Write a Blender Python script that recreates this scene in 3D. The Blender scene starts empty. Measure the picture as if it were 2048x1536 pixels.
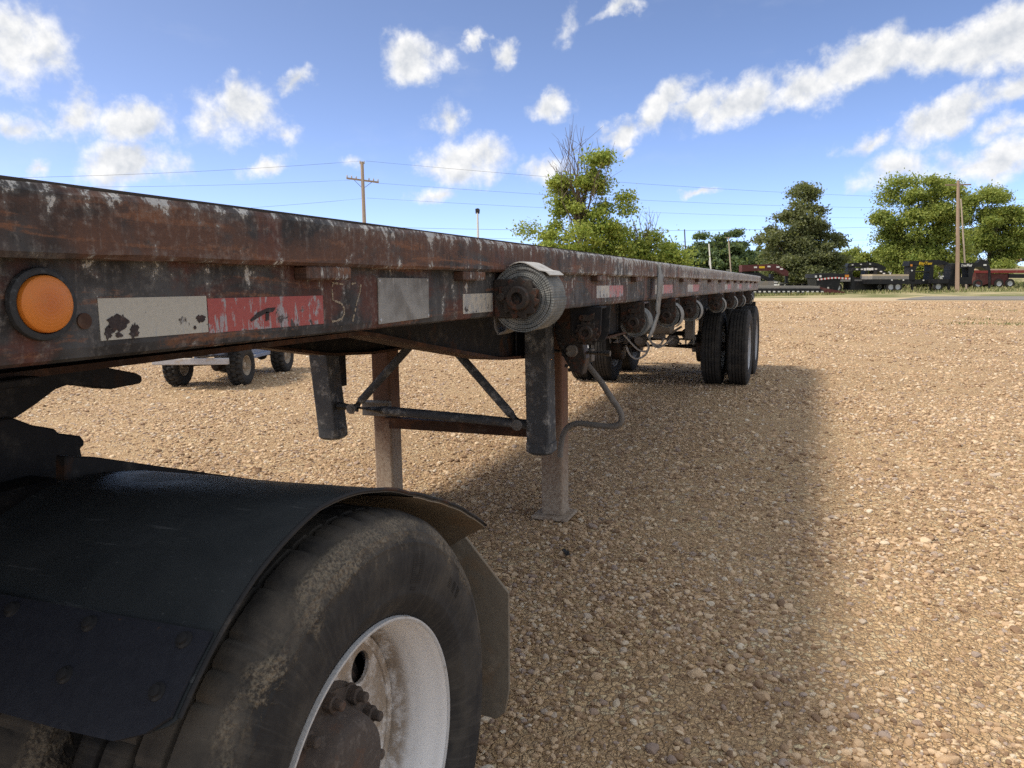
import bpy, bmesh, math, random
import numpy as np
from mathutils import Vector, Matrix, Euler
from mathutils.geometry import delaunay_2d_cdt

rnd = random.Random(7)
rng = np.random.default_rng(7)
sc = bpy.context.scene
COL = sc.collection
PI = math.pi

# ------------------------------------------------------------------ camera
FPX, PITCH, ROLL, YAW = 1538.971, math.radians(-7.6535), math.radians(-0.8438), math.radians(-21.6643)
CAM = Vector((2.0287, 0.0, 1.4338))
CF = Vector((math.sin(YAW) * math.cos(PITCH), math.cos(YAW) * math.cos(PITCH), math.sin(PITCH)))
_r0 = Vector((math.cos(YAW), -math.sin(YAW), 0)); _u0 = _r0.cross(CF)
CR = _r0 * math.cos(ROLL) + _u0 * math.sin(ROLL)
CU = -_r0 * math.sin(ROLL) + _u0 * math.cos(ROLL)
cam_d = bpy.data.cameras.new("camera"); cam = bpy.data.objects.new("camera", cam_d); COL.objects.link(cam)
cam_d.sensor_width = 36; cam_d.lens = 36 * FPX / 2048
cam_d.clip_start = 0.02; cam_d.clip_end = 6000
M = Matrix((CR, CU, -CF)).transposed().to_4x4(); M.translation = CAM
cam.matrix_world = M
sc.camera = cam


def ray(x, y):
    """direction through a point measured in the photograph (2048 x 1536)"""
    return CF + CR * ((x - 1024) / FPX) - CU * ((y - 768) / FPX)


def bk(x, y, axis, val):
    """measured point -> place on a real plane of the site (0: X, 1: Y, 2: Z)"""
    d = ray(x, y)
    return CAM + d * ((val - CAM[axis]) / d[axis])


def gp(x, y):
    return bk(x, y, 2, 0.0)


# ------------------------------------------------------------------ light
SUN_TO = Vector((-0.62, -0.36, 1.0)).normalized()
SUN_EL = math.asin(SUN_TO.z)
SUN_AZ = math.atan2(SUN_TO.x, SUN_TO.y)
sun_d = bpy.data.lights.new("sun", 'SUN'); sun = bpy.data.objects.new("sun", sun_d); COL.objects.link(sun)
sun_d.energy = 1.05; sun_d.angle = math.radians(10.0); sun_d.color = (1.0, 0.89, 0.74)
sun.rotation_euler = (-SUN_TO).to_track_quat('-Z', 'Y').to_euler()
sun.location = (0, 0, 40)
sc.view_settings.view_transform = 'Standard'; sc.view_settings.look = 'None'
sc.view_settings.exposure = 1.90; sc.view_settings.gamma = 1.0
sc.view_settings.use_curve_mapping = False
sc.render.engine = 'CYCLES'
sc.cycles.use_denoising = False; sc.cycles.sample_clamp_indirect = 3.0; sc.cycles.use_adaptive_sampling = False
sc.cycles.max_bounces = 6; sc.cycles.transparent_max_bounces = 8
sc.render.film_transparent = False


class NT:
    """small node-tree helper"""

    def __init__(self, tree):
        self.t = tree; self.n = tree.nodes; self.l = tree.links

    def new(self, typ, **kw):
        n = self.n.new(typ)
        for k, v in kw.items():
            setattr(n, k, v)
        return n

    def put(self, sock, v):
        if isinstance(v, bpy.types.NodeSocket):
            self.l.new(v, sock)
        elif v is not None:
            if hasattr(sock, 'default_value'):
                dv = sock.default_value
                if hasattr(dv, '__len__') and not hasattr(v, '__len__'):
                    v = (v, v, v) if len(dv) == 3 else (v, v, v, 1)
                elif hasattr(dv, '__len__') and len(dv) == 4 and len(v) == 3:
                    v = (*v, 1)
                sock.default_value = v

    def math(self, op, a, b=None, c=None, clamp=False):
        n = self.new('ShaderNodeMath', operation=op); n.use_clamp = clamp
        self.put(n.inputs[0], a); self.put(n.inputs[1], b)
        if c is not None: self.put(n.inputs[2], c)
        return n.outputs[0]

    def vmath(self, op, a, b=None, scale=None):
        n = self.new('ShaderNodeVectorMath', operation=op)
        self.put(n.inputs[0], a)
        if b is not None: self.put(n.inputs[1], b)
        if scale is not None: self.put(n.inputs[3], scale)
        return n.outputs['Value'] if op in ('DOT_PRODUCT', 'LENGTH', 'DISTANCE') else n.outputs[0]

    def sep(self, v):
        n = self.new('ShaderNodeSeparateXYZ'); self.put(n.inputs[0], v); return n.outputs

    def comb(self, x, y, z=0.0):
        n = self.new('ShaderNodeCombineXYZ')
        for i, v in enumerate((x, y, z)): self.put(n.inputs[i], v)
        return n.outputs[0]

    def noise(self, vec, scale=5.0, detail=4.0, rough=0.55, dist=0.0, color=False):
        n = self.new('ShaderNodeTexNoise'); self.put(n.inputs['Vector'], vec)
        n.inputs['Scale'].default_value = scale; n.inputs['Detail'].default_value = detail
        n.inputs['Roughness'].default_value = rough; n.inputs['Distortion'].default_value = dist
        return n.outputs['Color'] if color else n.outputs['Fac']

    def voro(self, vec, scale=5.0, feature='F1', out='Distance', rand=1.0):
        n = self.new('ShaderNodeTexVoronoi', feature=feature); self.put(n.inputs['Vector'], vec)
        n.inputs['Scale'].default_value = scale; n.inputs['Randomness'].default_value = rand
        return n.outputs[out]

    def smooth(self, v, lo, hi, to0=0.0, to1=1.0):
        n = self.new('ShaderNodeMapRange', interpolation_type='SMOOTHSTEP')
        for i, x in enumerate((v, lo, hi, to0, to1)): self.put(n.inputs[i], x)
        return n.outputs[0]

    def lin(self, v, lo, hi, to0=0.0, to1=1.0):
        n = self.new('ShaderNodeMapRange')
        for i, x in enumerate((v, lo, hi, to0, to1)): self.put(n.inputs[i], x)
        return n.outputs[0]

    def ramp(self, fac, stops, interp='LINEAR'):
        n = self.new('ShaderNodeValToRGB'); cr = n.color_ramp; cr.interpolation = interp
        while len(cr.elements) < len(stops): cr.elements.new(0.5)
        for e, (p, c) in zip(cr.elements, stops):
            e.position = p; e.color = (*c, 1)
        self.put(n.inputs[0], fac)
        return n.outputs[0]

    def mix(self, fac, a, b, blend='MIX'):
        n = self.new('ShaderNodeMix', data_type='RGBA', blend_type=blend)
        self.put(n.inputs[0], fac); self.put(n.inputs[6], a); self.put(n.inputs[7], b)
        return n.outputs[2]

    def bump(self, h, strength=0.5, dist=0.01):
        n = self.new('ShaderNodeBump'); n.inputs['Strength'].default_value = strength
        n.inputs['Distance'].default_value = dist; self.put(n.inputs['Height'], h)
        return n.outputs[0]

    def coord(self, which='Object'):
        return self.new('ShaderNodeTexCoord').outputs[which]

    def uv(self):
        return self.new('ShaderNodeUVMap').outputs[0]

    def random(self):
        return self.new('ShaderNodeNewGeometry').outputs['Random Per Island']

    def objrand(self):
        return self.new('ShaderNodeObjectInfo').outputs['Random']


def material(name, fn):
    m = bpy.data.materials.new(name); m.use_nodes = True
    t = NT(m.node_tree); b = t.n['Principled BSDF']
    r = fn(t)
    for k, v in r.items():
        t.put(b.inputs[{'color': 'Base Color', 'rough': 'Roughness', 'metal': 'Metallic', 'normal': 'Normal',
                        'spec': 'Specular IOR Level', 'alpha': 'Alpha', 'trans': 'Transmission Weight',
                        'emit': 'Emission Color', 'emits': 'Emission Strength',
                        'sss': 'Subsurface Weight', 'coat': 'Coat Weight'}.get(k, k)], v)
    return m


# ------------------------------------------------------------------ sky
world = bpy.data.worlds.new("World"); sc.world = world; world.use_nodes = True
W = NT(world.node_tree)
for n in list(W.n): W.n.remove(n)
w_out = W.new('ShaderNodeOutputWorld'); w_bg = W.new('ShaderNodeBackground')
sky = W.new('ShaderNodeTexSky', sky_type='NISHITA'); sky.sun_disc = False
sky.sun_elevation = SUN_EL; sky.sun_rotation = SUN_AZ
sky.altitude = 100; sky.air_density = 0.24; sky.dust_density = 0.8; sky.ozone_density = 1.1
SKY_STRENGTH = 0.105
w_bg.inputs[1].default_value = SKY_STRENGTH
world.cycles.sampling_method = 'MANUAL'; world.cycles.sample_map_resolution = 512
wd = W.coord('Generated')
wx, wy, wz = W.sep(wd)
w_az = W.math('ARCTAN2', wx, wy); w_el = W.math('ARCSINE', wz)


def ae(x, y):
    d = ray(x, y).normalized()
    return math.atan2(d.x, d.y), math.asin(d.z)


CLOUDS = [  # measured centre, half width, half height, tilt (deg, + = right end up), weight
    (30, 88, 125, 95, 0, 1.0), (140, 240, 58, 60, 20, .95), (270, 248, 120, 52, 8, 1.0), (470, 222, 120, 78, 5, .95),
    (600, 152, 60, 28, 25, .8), (255, 332, 140, 52, 3, 1.0), (525, 332, 75, 28, 20, .75), (845, 112, 92, 58, 12, 1.0),
    (948, 72, 40, 20, 30, .8), (1012, 92, 42, 32, 35, .8), (1100, 212, 70, 42, 5, .9), (925, 318, 120, 62, 0, 1.0),
    (900, 258, 62, 50, 25, .7), (1085, 350, 80, 40, 10, .85), (870, 386, 80, 22, 5, .7), (1245, 262, 60, 38, 10, 1.0),
    (1325, 215, 115, 46, 30, 1.05), (1415, 205, 90, 40, 20, .95), (1500, 195, 140, 60, 20, 1.1), (1600, 165, 110, 48, 22, 1.0), (1690, 138, 160, 58, 18, 1.1), (1780, 122, 110, 44, 12, 1.0), (1850, 108, 140, 52, 10, 1.05), (1940, 85, 110, 55, 14, 1.05),
    (2010, 66, 120, 74, 15, 1.1), (1900, 232, 170, 46, 22, .95), (2025, 180, 80, 52, 10, .9), (1780, 338, 95, 56, 10, .85),
    (1970, 320, 125, 50, 12, 1.0), (1738, 285, 70, 28, 20, .8), (1248, 302, 32, 16, 5, .75), (1392, 388, 45, 14, 12, .8),
    (1240, 18, 60, 22, 22, .75), (1142, 62, 34, 60, -20, .5), (38, 258, 48, 30, 5, .65), (78, 336, 44, 18, 5, .65),
    (1985, 262, 70, 34, 5, .7), (700, 330, 40, 20, 10, .5), (560, 265, 60, 40, 0, .6)]
cl = []
for (x, y, rx, ry, tilt, w) in CLOUDS:
    a, e = ae(x, y); cl.append((a, e, .90 * rx / FPX / math.cos(e), .90 * ry / FPX, math.radians(tilt), w))
w_ae = W.comb(w_az, w_el, 0.0)
w_warp = W.noise(wd, 12.0, 7.0, 0.6, color=True)
w_off = W.vmath('SCALE', W.vmath('SUBTRACT', w_warp, (.5, .5, .5)), scale=0.068)
w_p = W.vmath('ADD', w_ae, W.vmath('MULTIPLY', w_off, (1.3, 1.0, 0.0)))
field = None
for (a, e, ra, re, th, w) in cl:
    mp = W.new('ShaderNodeMapping', vector_type='TEXTURE')
    mp.inputs['Location'].default_value = (a, e, 0); mp.inputs['Rotation'].default_value = (0, 0, th)
    mp.inputs['Scale'].default_value = (ra, re, 1)
    if field is None: W.l.new(w_p, mp.inputs['Vector'])
    else:   # evaluate the clouds one after the other (keeps the shader stack small)
        vm = W.new('ShaderNodeVectorMath', operation='MULTIPLY_ADD'); W.l.new(field, vm.inputs[0])
        vm.inputs[1].default_value = (1e-9, 1e-9, 0); W.l.new(w_p, vm.inputs[2]); W.l.new(vm.outputs[0], mp.inputs['Vector'])
    ln = W.vmath('LENGTH', mp.outputs[0])
    f = W.math('MULTIPLY_ADD', ln, -w, w)
    field = f if field is None else W.math('MAXIMUM', field, f)
# heavier cloud added over the unseen rest of the sky, to brighten the shade
w_view = W.new('ShaderNodeMapping', vector_type='TEXTURE')
w_view.inputs['Location'].default_value = (YAW, .12, 0); w_view.inputs['Scale'].default_value = (.95, .52, 1)
vm = W.new('ShaderNodeVectorMath', operation='MULTIPLY_ADD'); W.l.new(field, vm.inputs[0])
vm.inputs[1].default_value = (1e-9, 1e-9, 0); W.l.new(w_ae, vm.inputs[2]); W.l.new(vm.outputs[0], w_view.inputs['Vector'])
outside = W.smooth(W.vmath('LENGTH', w_view.outputs[0]), .85, 1.1, -3.0, 0.0)
rest = W.math('MULTIPLY', W.math('SUBTRACT', W.noise(W.vmath('MULTIPLY', wd, (1, 1, 1.7)), 3.4, 3.0, .5), .37), 7.0)
field = W.math('MAXIMUM', field, W.math('ADD', rest, outside))
n1 = W.noise(wd, 26.0, 9.0, 0.60, 0.1)
sd = tuple(Vector((SUN_TO.x * .6, SUN_TO.y * .6, SUN_TO.z * 1.2)) * 0.012)
n2 = W.noise(W.vmath('ADD', wd, sd), 26.0, 5.0, 0.55, 0.1)
den = W.math('MULTIPLY_ADD', W.math('SUBTRACT', n1, 0.5), 1.5, field)
dens = W.smooth(den, 0.03, 0.74)
thin = W.smooth(W.noise(W.vmath('MULTIPLY', wd, (1, 1, 2.5)), 6.0, 5.0, .6), .52, .8, 0, .10)   # faint high veil
shade = W.lin(W.math('SUBTRACT', n1, n2), -0.16, 0.16, 0.0, 1.0)
core = W.smooth(den, 0.25, 1.2)
lum = W.math('MULTIPLY_ADD', shade, 0.75, W.math('MULTIPLY_ADD', core, -0.25, 0.38), clamp=True)
c_col = W.mix(lum, (1.38, 1.50, 1.68), (2.75, 2.72, 2.66))
tot = W.math('MAXIMUM', W.math('MULTIPLY', dens, 0.97), thin, clamp=True)
w_col = W.mix(tot, sky.outputs[0], c_col)
W.l.new(w_col, w_bg.inputs[0]); W.l.new(w_bg.outputs[0], w_out.inputs[0])


# ------------------------------------------------------------------ mesh helpers
class MB:
    def __init__(s):
        s.v = []; s.f = []; s.uv = None

    def add(s, vs, fs):
        o = len(s.v); s.v += [tuple(v) for v in vs]; s.f += [tuple(i + o for i in f) for f in fs]; return s

    def box(s, c, size, rot=None):
        c = Vector(c); h = Vector(size) / 2
        m = rot if isinstance(rot, Matrix) else (Euler(rot).to_matrix() if rot else Matrix.Identity(3))
        vs = [c + m @ Vector((x * h.x, y * h.y, z * h.z)) for x in (-1, 1) for y in (-1, 1) for z in (-1, 1)]
        return s.add(vs, [(0, 1, 3, 2), (4, 6, 7, 5), (0, 4, 5, 1), (2, 3, 7, 6), (0, 2, 6, 4), (1, 5, 7, 3)])

    def bx(s, x0, x1, y0, y1, z0, z1):
        return s.box(((x0 + x1) / 2, (y0 + y1) / 2, (z0 + z1) / 2), (x1 - x0, y1 - y0, z1 - z0))

    def frame(s, d, up=(0, 0, 1)):
        d = Vector(d).normalized(); u = Vector(up)
        if abs(d.dot(u)) > .98: u = Vector((0, 1, 0))
        x = d.cross(u).normalized(); return x, x.cross(d).normalized(), d

    def bar(s, a, b, w, h, up=(0, 0, 1)):
        a = Vector(a); b = Vector(b); x, y, d = s.frame(b - a, up)
        vs = []
        for p in (a, b):
            for i, j in ((-1, -1), (1, -1), (1, 1), (-1, 1)): vs.append(p + x * (w / 2 * i) + y * (h / 2 * j))
        return s.add(vs, [(3, 2, 1, 0), (4, 5, 6, 7)] + [(i, (i + 1) % 4, 4 + (i + 1) % 4, 4 + i) for i in range(4)])

    def tube(s, pts, r, n=8, cap=True):
        pts = [Vector(p) for p in pts]; rs = r if hasattr(r, '__len__') else [r] * len(pts)
        rings = []; prev = None
        for i, p in enumerate(pts):
            d = (pts[min(i + 1, len(pts) - 1)] - pts[max(i - 1, 0)])
            if prev is None: x, y, _ = s.frame(d)
            else:
                x = (prev - d * (prev.dot(d) / max(d.dot(d), 1e-12))).normalized(); y = d.normalized().cross(x)
                y.normalize()
            prev = x
            rings.append([p + (x * math.cos(2 * PI * k / n) + y * math.sin(2 * PI * k / n)) * rs[i] for k in range(n)])
        vs = [v for rg in rings for v in rg]
        fs = [(i * n + k, i * n + (k + 1) % n, (i + 1) * n + (k + 1) % n, (i + 1) * n + k)
              for i in range(len(pts) - 1) for k in range(n)]
        if cap: fs += [tuple(range(n))[::-1], tuple((len(pts) - 1) * n + k for k in range(n))]
        return s.add(vs, fs)

    def lathe(s, prof, c, axis='X', n=48, rfun=None, close=False):
        """prof: list of (r, a) radius / offset along the axis"""
        c = Vector(c); ax = {'X': 0, 'Y': 1, 'Z': 2}[axis]; i1, i2 = (ax + 1) % 3, (ax + 2) % 3
        vs = []
        for k in range(n):
            t = 2 * PI * k / n
            for j, (r, a) in enumerate(prof):
                rr = r if rfun is None else rfun(r, a, t, j)
                v = [0, 0, 0]; v[ax] = a; v[i1] = rr * math.cos(t); v[i2] = rr * math.sin(t)
                vs.append(c + Vector(v))
        m = len(prof); e = m if close else m - 1
        fs = [(k * m + j, k * m + (j + 1) % m, ((k + 1) % n) * m + (j + 1) % m, ((k + 1) % n) * m + j)
              for k in range(n) for j in range(e)]
        return s.add(vs, fs)

    def prism(s, poly, axis, a, b):
        """2-D outline (other two axes in order) pushed from a to b along axis"""
        ax = {'X': 0, 'Y': 1, 'Z': 2}[axis]; o = [i for i in range(3) if i != ax]
        vs = []
        for t in (a, b):
            for p in poly:
                v = [0, 0, 0]; v[ax] = t; v[o[0]] = p[0]; v[o[1]] = p[1]; vs.append(v)
        n = len(poly)
        return s.add(vs, [tuple(range(n))[::-1], tuple(range(n, 2 * n))] +
                     [(i, (i + 1) % n, n + (i + 1) % n, n + i) for i in range(n)])

    def build(s, name, mat, parent=None, smooth=False, bevel=0, seg=1, uvfun=None, loc=None):
        me = bpy.data.meshes.new(name); me.from_pydata(s.v, [], s.f); me.update()
        bm = bmesh.new(); bm.from_mesh(me); bmesh.ops.recalc_face_normals(bm, faces=bm.faces)
        if uvfun:
            L = bm.loops.layers.uv.new('UVMap')
            for f in bm.faces:
                for l in f.loops: l[L].uv = uvfun(l.vert.co)
        bm.to_mesh(me); bm.free()
        o = bpy.data.objects.new(name, me); COL.objects.link(o)
        if mat: me.materials.append(mat)
        if smooth:
            me.shade_smooth()
            if smooth != 'all': me.set_sharp_from_angle(angle=math.radians(38))
        if bevel:
            b = o.modifiers.new('bevel', 'BEVEL'); b.width = bevel; b.segments = seg; b.limit_method = 'ANGLE'
            b.angle_limit = math.radians(40)
        if loc is not None: o.location = loc
        if parent: o.parent = parent
        return o


def empty(name, loc=(0, 0, 0), rz=0.0):
    o = bpy.data.objects.new(name, None); COL.objects.link(o); o.location = loc; o.rotation_euler = (0, 0, rz)
    o.empty_display_size = .2
    return o


def tag(o, label, cat, group=None):
    o['label'] = label; o['category'] = cat
    if group: o['group'] = group
    return o


def struct(o):
    o['kind'] = 'structure'; return o


def stuff(o, label=None, cat=None):
    o['kind'] = 'stuff'
    if label: o['label'] = label
    if cat: o['category'] = cat
    return o


def copy_tree(o, parent=None):
    c = o.copy(); COL.objects.link(c); c.parent = parent
    for ch in list(o.children): copy_tree(ch, c)
    return c


def linked(name, src, parent, loc=(0, 0, 0), rot=None):
    c = src.copy(); c.name = name; COL.objects.link(c); c.parent = parent; c.location = loc
    if rot: c.rotation_euler = rot
    return c


def tri_mesh(name, verts, faces, mat, parent=None):
    me = bpy.data.meshes.new(name)
    verts = np.asarray(verts, np.float32); faces = np.asarray(faces, np.int32); k = faces.shape[1]
    me.vertices.add(len(verts)); me.vertices.foreach_set('co', verts.ravel())
    me.loops.add(faces.size); me.loops.foreach_set('vertex_index', faces.ravel())
    me.polygons.add(len(faces)); me.polygons.foreach_set('loop_start', np.arange(0, faces.size, k, dtype=np.int32))
    me.update(calc_edges=True); me.validate()
    o = bpy.data.objects.new(name, me); COL.objects.link(o); me.materials.append(mat)
    if parent: o.parent = parent
    return o


# ------------------------------------------------------------------ ground
def m_gravel(t):
    p = t.coord('Object')
    cell = t.voro(p, 38.0, out='Color'); cr = t.sep(cell)[0]
    d1 = t.voro(p, 38.0, 'DISTANCE_TO_EDGE'); d2 = t.voro(p, 95.0, 'DISTANCE_TO_EDGE')
    c2 = t.sep(t.voro(p, 95.0, out='Color'))[1]
    st = t.ramp(cr, [(0, (0.277, 0.180, 0.108)), (.2, (0.498, 0.332, 0.179)), (.45, (0.636, 0.436, 0.236)), (.7, (0.761, 0.553, 0.320)),
                     (.88, (0.800, 0.678, 0.434)), (1, (0.470, 0.360, 0.281))])
    s2 = t.ramp(c2, [(0, (0.305, 0.193, 0.102)), (.5, (0.581, 0.387, 0.204)), (1, (0.800, 0.581, 0.345))])
    big = t.noise(p, 0.55, 5, .6)
    dirt = t.mix(t.noise(p, 14, 5, .65), (.30, .195, .115), (.50, .35, .22))
    col = t.mix(t.smooth(d1, .02, .10), dirt, st)
    col = t.mix(t.smooth(t.noise(p, 2.2, 4, .6), .42, .66), col, t.mix(t.smooth(d2, .02, .12), dirt, s2))
    col = t.mix(t.smooth(big, .54, .70, 0, .75), col, dirt)
    col = t.mix(t.smooth(t.noise(p, .16, 4, .55), .35, .75, 0, .35), col, (0.692, 0.498, 0.281))
    h = t.math('ADD', t.smooth(d1, 0, .22), t.math('MULTIPLY', t.smooth(d2, 0, .25), .4))
    return dict(color=col, rough=.92, spec=.2, normal=t.bump(h, .9, .012))


M_GRAVEL = material('gravel', m_gravel)
M_DIRT = material('sandy_verge', lambda t: dict(
    color=t.mix(t.noise(t.coord(), .8, 6, .65), (.38, .29, .18), (.55, .46, .33)), rough=.95, spec=.15))
M_FIELD = material('field', lambda t: dict(
    color=t.mix(t.smooth(t.noise(t.coord(), .25, 6, .6), .4, .62), (.16, .17, .075), (.42, .36, .22)), rough=.95, spec=.1))
M_ROAD = material('asphalt_road', lambda t: dict(
    color=t.mix(t.noise(t.coord(), 1.2, 6, .7), (.15, .14, .13), (.26, .245, .23)), rough=.9, spec=.2))

gb = MB(); gb.add([(-1500, -400, -.05), (1500, -400, -.05), (1500, 2500, -.05), (-1500, 2500, -.05)], [(0, 1, 2, 3)])
struct(gb.build('ground', M_FIELD))
# the gravel lot: fine grid near the camera with gentle unevenness
def lot_z(x, y):
    a = .010 * math.sin(x * .9 + 1.3) * math.sin(y * .7 + .4) + .006 * math.sin(x * 2.3 + y * 1.7)
    return a if y < 40 else 0.0


E0 = gp(1380, 601.5); E1 = gp(2047, 601.5)
far_dir = (E1 - E0).normalized()
def lot_edge(x):   # far edge of the lot as y(x)
    return E0.y + (x - E0.x) * far_dir.y / far_dir.x


xs = sorted(set([-70, -50, -35, -24, -16, -11] + list(np.round(np.arange(-8, 9.01, .5), 2)) + [11, 15, 20, 27, 36, 50, 70]))
ys = sorted(set([-25, -12, -6, -3] + list(np.round(np.arange(-1, 16.01, .5), 2)) + [18, 21, 25, 30, 36, 43]))
mb = MB(); vs = []
for y in ys:
    for x in xs: vs.append((x, y, lot_z(x, y)))
for x in xs: vs.append((x, lot_edge(x), 0.0))
nx = len(xs); ny = len(ys) + 1
mb.add(vs, [(j * nx + i, j * nx + i + 1, (j + 1) * nx + i + 1, (j + 1) * nx + i) for j in range(ny - 1) for i in range(nx - 1)])
lot = struct(mb.build('gravel_lot', M_GRAVEL, smooth='all'))


def strip(name, p, mat, z):
    m = MB(); m.add([(q.x, q.y, z) for q in p], [tuple(range(len(p)))]); return struct(m.build(name, mat))


strip('sandy_verge', [Vector((-70, lot_edge(-70) - .5, 0)), Vector((70, lot_edge(70) - .5, 0)), Vector((75, lot_edge(75) + 9, 0)), Vector((-70, lot_edge(-70) + 6, 0))], M_DIRT, -.02)
strip('road', [gp(1790, 599.5), gp(2060, 600), gp(2075, 592.5), gp(1850, 592.8)], M_ROAD, .005)


# loose stones: real geometry, one mass
def m_stone(t):
    r = t.objrand(); p = t.coord('Object')
    c = t.ramp(r, [(0, (.16, .105, .075)), (.10, (.27, .175, .115)), (.24, (.42, .29, .185)), (.40, (.60, .435, .28)), (.54, (.71, .53, .355)),
                   (.66, (.79, .645, .46)), (.76, (.58, .40, .24)), (.84, (.30, .235, .215)), (.91, (.44, .38, .345)), (.96, (.74, .64, .49)), (1, (.80, .74, .62))])
    c = t.mix(t.noise(p, 1.4, 5, .65), c, t.mix(.5, c, (0.415, 0.277, 0.154)))
    return dict(color=c, rough=.85, spec=.25, normal=t.bump(t.noise(p, 3.0, 4, .6), .35, .1))


M_STONE = material('gravel_stone', m_stone)
src = bpy.data.collections.new('gravel_stone_shapes')
for k in range(10):
    bm = bmesh.new(); bmesh.ops.create_icosphere(bm, subdivisions=2, radius=1.0)
    sx, sy, sz = 1.0, rnd.uniform(.6, .95), rnd.uniform(.38, .62)
    cuts = [(Vector((rnd.gauss(0, 1), rnd.gauss(0, 1), rnd.gauss(0, .8))).normalized(), rnd.uniform(.55, .88)) for _ in range(7)]
    for v in bm.verts:
        for nrm, d in cuts:
            e = v.co.dot(nrm) - d
            if e > 0: v.co -= nrm * e * .9
        v.co *= rnd.uniform(.95, 1.04)
        v.co = Vector((v.co.x * sx, v.co.y * sy, v.co.z * sz))
    me = bpy.data.meshes.new('stone_shape'); bm.to_mesh(me); bm.free(); me.materials.append(M_STONE); me.shade_smooth()
    me.set_sharp_from_angle(angle=math.radians(32))
    src.objects.link(bpy.data.objects.new('stone_shape', me))


def sample_stones():
    P = []; S = []
    for (r0, r1, dens, med) in ((1.0, 3.6, 3200, .0090), (3.6, 6.0, 2500, .0094), (6.0, 10.5, 950, .0115), (10.5, 17, 260, .0155), (17, 27, 90, .021), (27, 46, 30, .030)):
        a0, a1 = math.radians(-66), math.radians(24)
        n = int(dens * .5 * (r1 ** 2 - r0 ** 2) * (a1 - a0))
        r = np.sqrt(rng.uniform(r0 ** 2, r1 ** 2, n)); a = rng.uniform(a0, a1, n)
        x = CAM.x + r * np.sin(a); y = r * np.cos(a)
        q = (np.sin(x * 1.7 + 2 * np.sin(y * .9)) * np.sin(y * 1.3 + 1.5 * np.sin(x * .8 + 1)) + .45 * np.sin(x * 4.1 + y * 3.3))
        bare = sum(np.exp(-((x - bx_) ** 2 + ((y - by_) * .7) ** 2) / br_ ** 2) for bx_, by_, br_ in ((.75, 3.95, .38), (1.25, 5.2, .5), (.55, 3.3, .3), (2.1, 3.3, .35), (2.9, 5.0, .7), (1.5, 7.5, .8)))
        q = q + .45 * np.clip(bare, 0, 1)
        keep = rng.uniform(0, 1, n) < np.clip(.85 - .50 * q, .25, 1)
        x, y = x[keep], y[keep]
        s = np.exp(rng.normal(math.log(med), .42, len(x))); s = np.clip(s, .004, .036 if r1 < 20 else .06)
        P.append(np.stack([x, y], 1)); S.append(s)
    return np.concatenate(P), np.concatenate(S)


sp, ss = sample_stones()
sz = np.array([lot_z(float(a), float(b)) for a, b in sp]) + ss * .10
me = bpy.data.meshes.new('gravel_stones'); me.vertices.add(len(sp))
me.vertices.foreach_set('co', np.column_stack([sp, sz]).astype(np.float32).ravel())
at = me.attributes.new('srot', 'FLOAT_VECTOR', 'POINT')
at.data.foreach_set('vector', np.column_stack([rng.normal(0, .28, len(sp)), rng.normal(0, .28, len(sp)), rng.uniform(0, 6.28, len(sp))]).astype(np.float32).ravel())
at = me.attributes.new('ssize', 'FLOAT', 'POINT'); at.data.foreach_set('value', ss.astype(np.float32))
stones = bpy.data.objects.new('gravel_stones', me); COL.objects.link(stones)
stuff(stones, 'loose tan and brown gravel stones covering the lot', 'gravel')
ng = bpy.data.node_groups.new('scatter_stones', 'GeometryNodeTree')
ng.interface.new_socket('Geometry', in_out='INPUT', socket_type='NodeSocketGeometry')
ng.interface.new_socket('Geometry', in_out='OUTPUT', socket_type='NodeSocketGeometry')
gi = ng.nodes.new('NodeGroupInput'); go = ng.nodes.new('NodeGroupOutput')
ci = ng.nodes.new('GeometryNodeCollectionInfo'); ci.inputs['Collection'].default_value = src
ci.inputs['Separate Children'].default_value = True; ci.inputs['Reset Children'].default_value = True
ip = ng.nodes.new('GeometryNodeInstanceOnPoints'); ip.inputs['Pick Instance'].default_value = True
a1 = ng.nodes.new('GeometryNodeInputNamedAttribute'); a1.data_type = 'FLOAT_VECTOR'; a1.inputs[0].default_value = 'srot'
a2 = ng.nodes.new('GeometryNodeInputNamedAttribute'); a2.data_type = 'FLOAT'; a2.inputs[0].default_value = 'ssize'
ng.links.new(gi.outputs[0], ip.inputs['Points']); ng.links.new(ci.outputs[0], ip.inputs['Instance'])
e2r = ng.nodes.new('FunctionNodeEulerToRotation'); ng.links.new(a1.outputs[0], e2r.inputs[0])
ng.links.new(e2r.outputs[0], ip.inputs['Rotation']); ng.links.new(a2.outputs[0], ip.inputs['Scale'])
ng.links.new(ip.outputs[0], go.inputs[0])
md = stones.modifiers.new('scatter', 'NODES'); md.node_group = ng
print('stones', len(sp))


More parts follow.
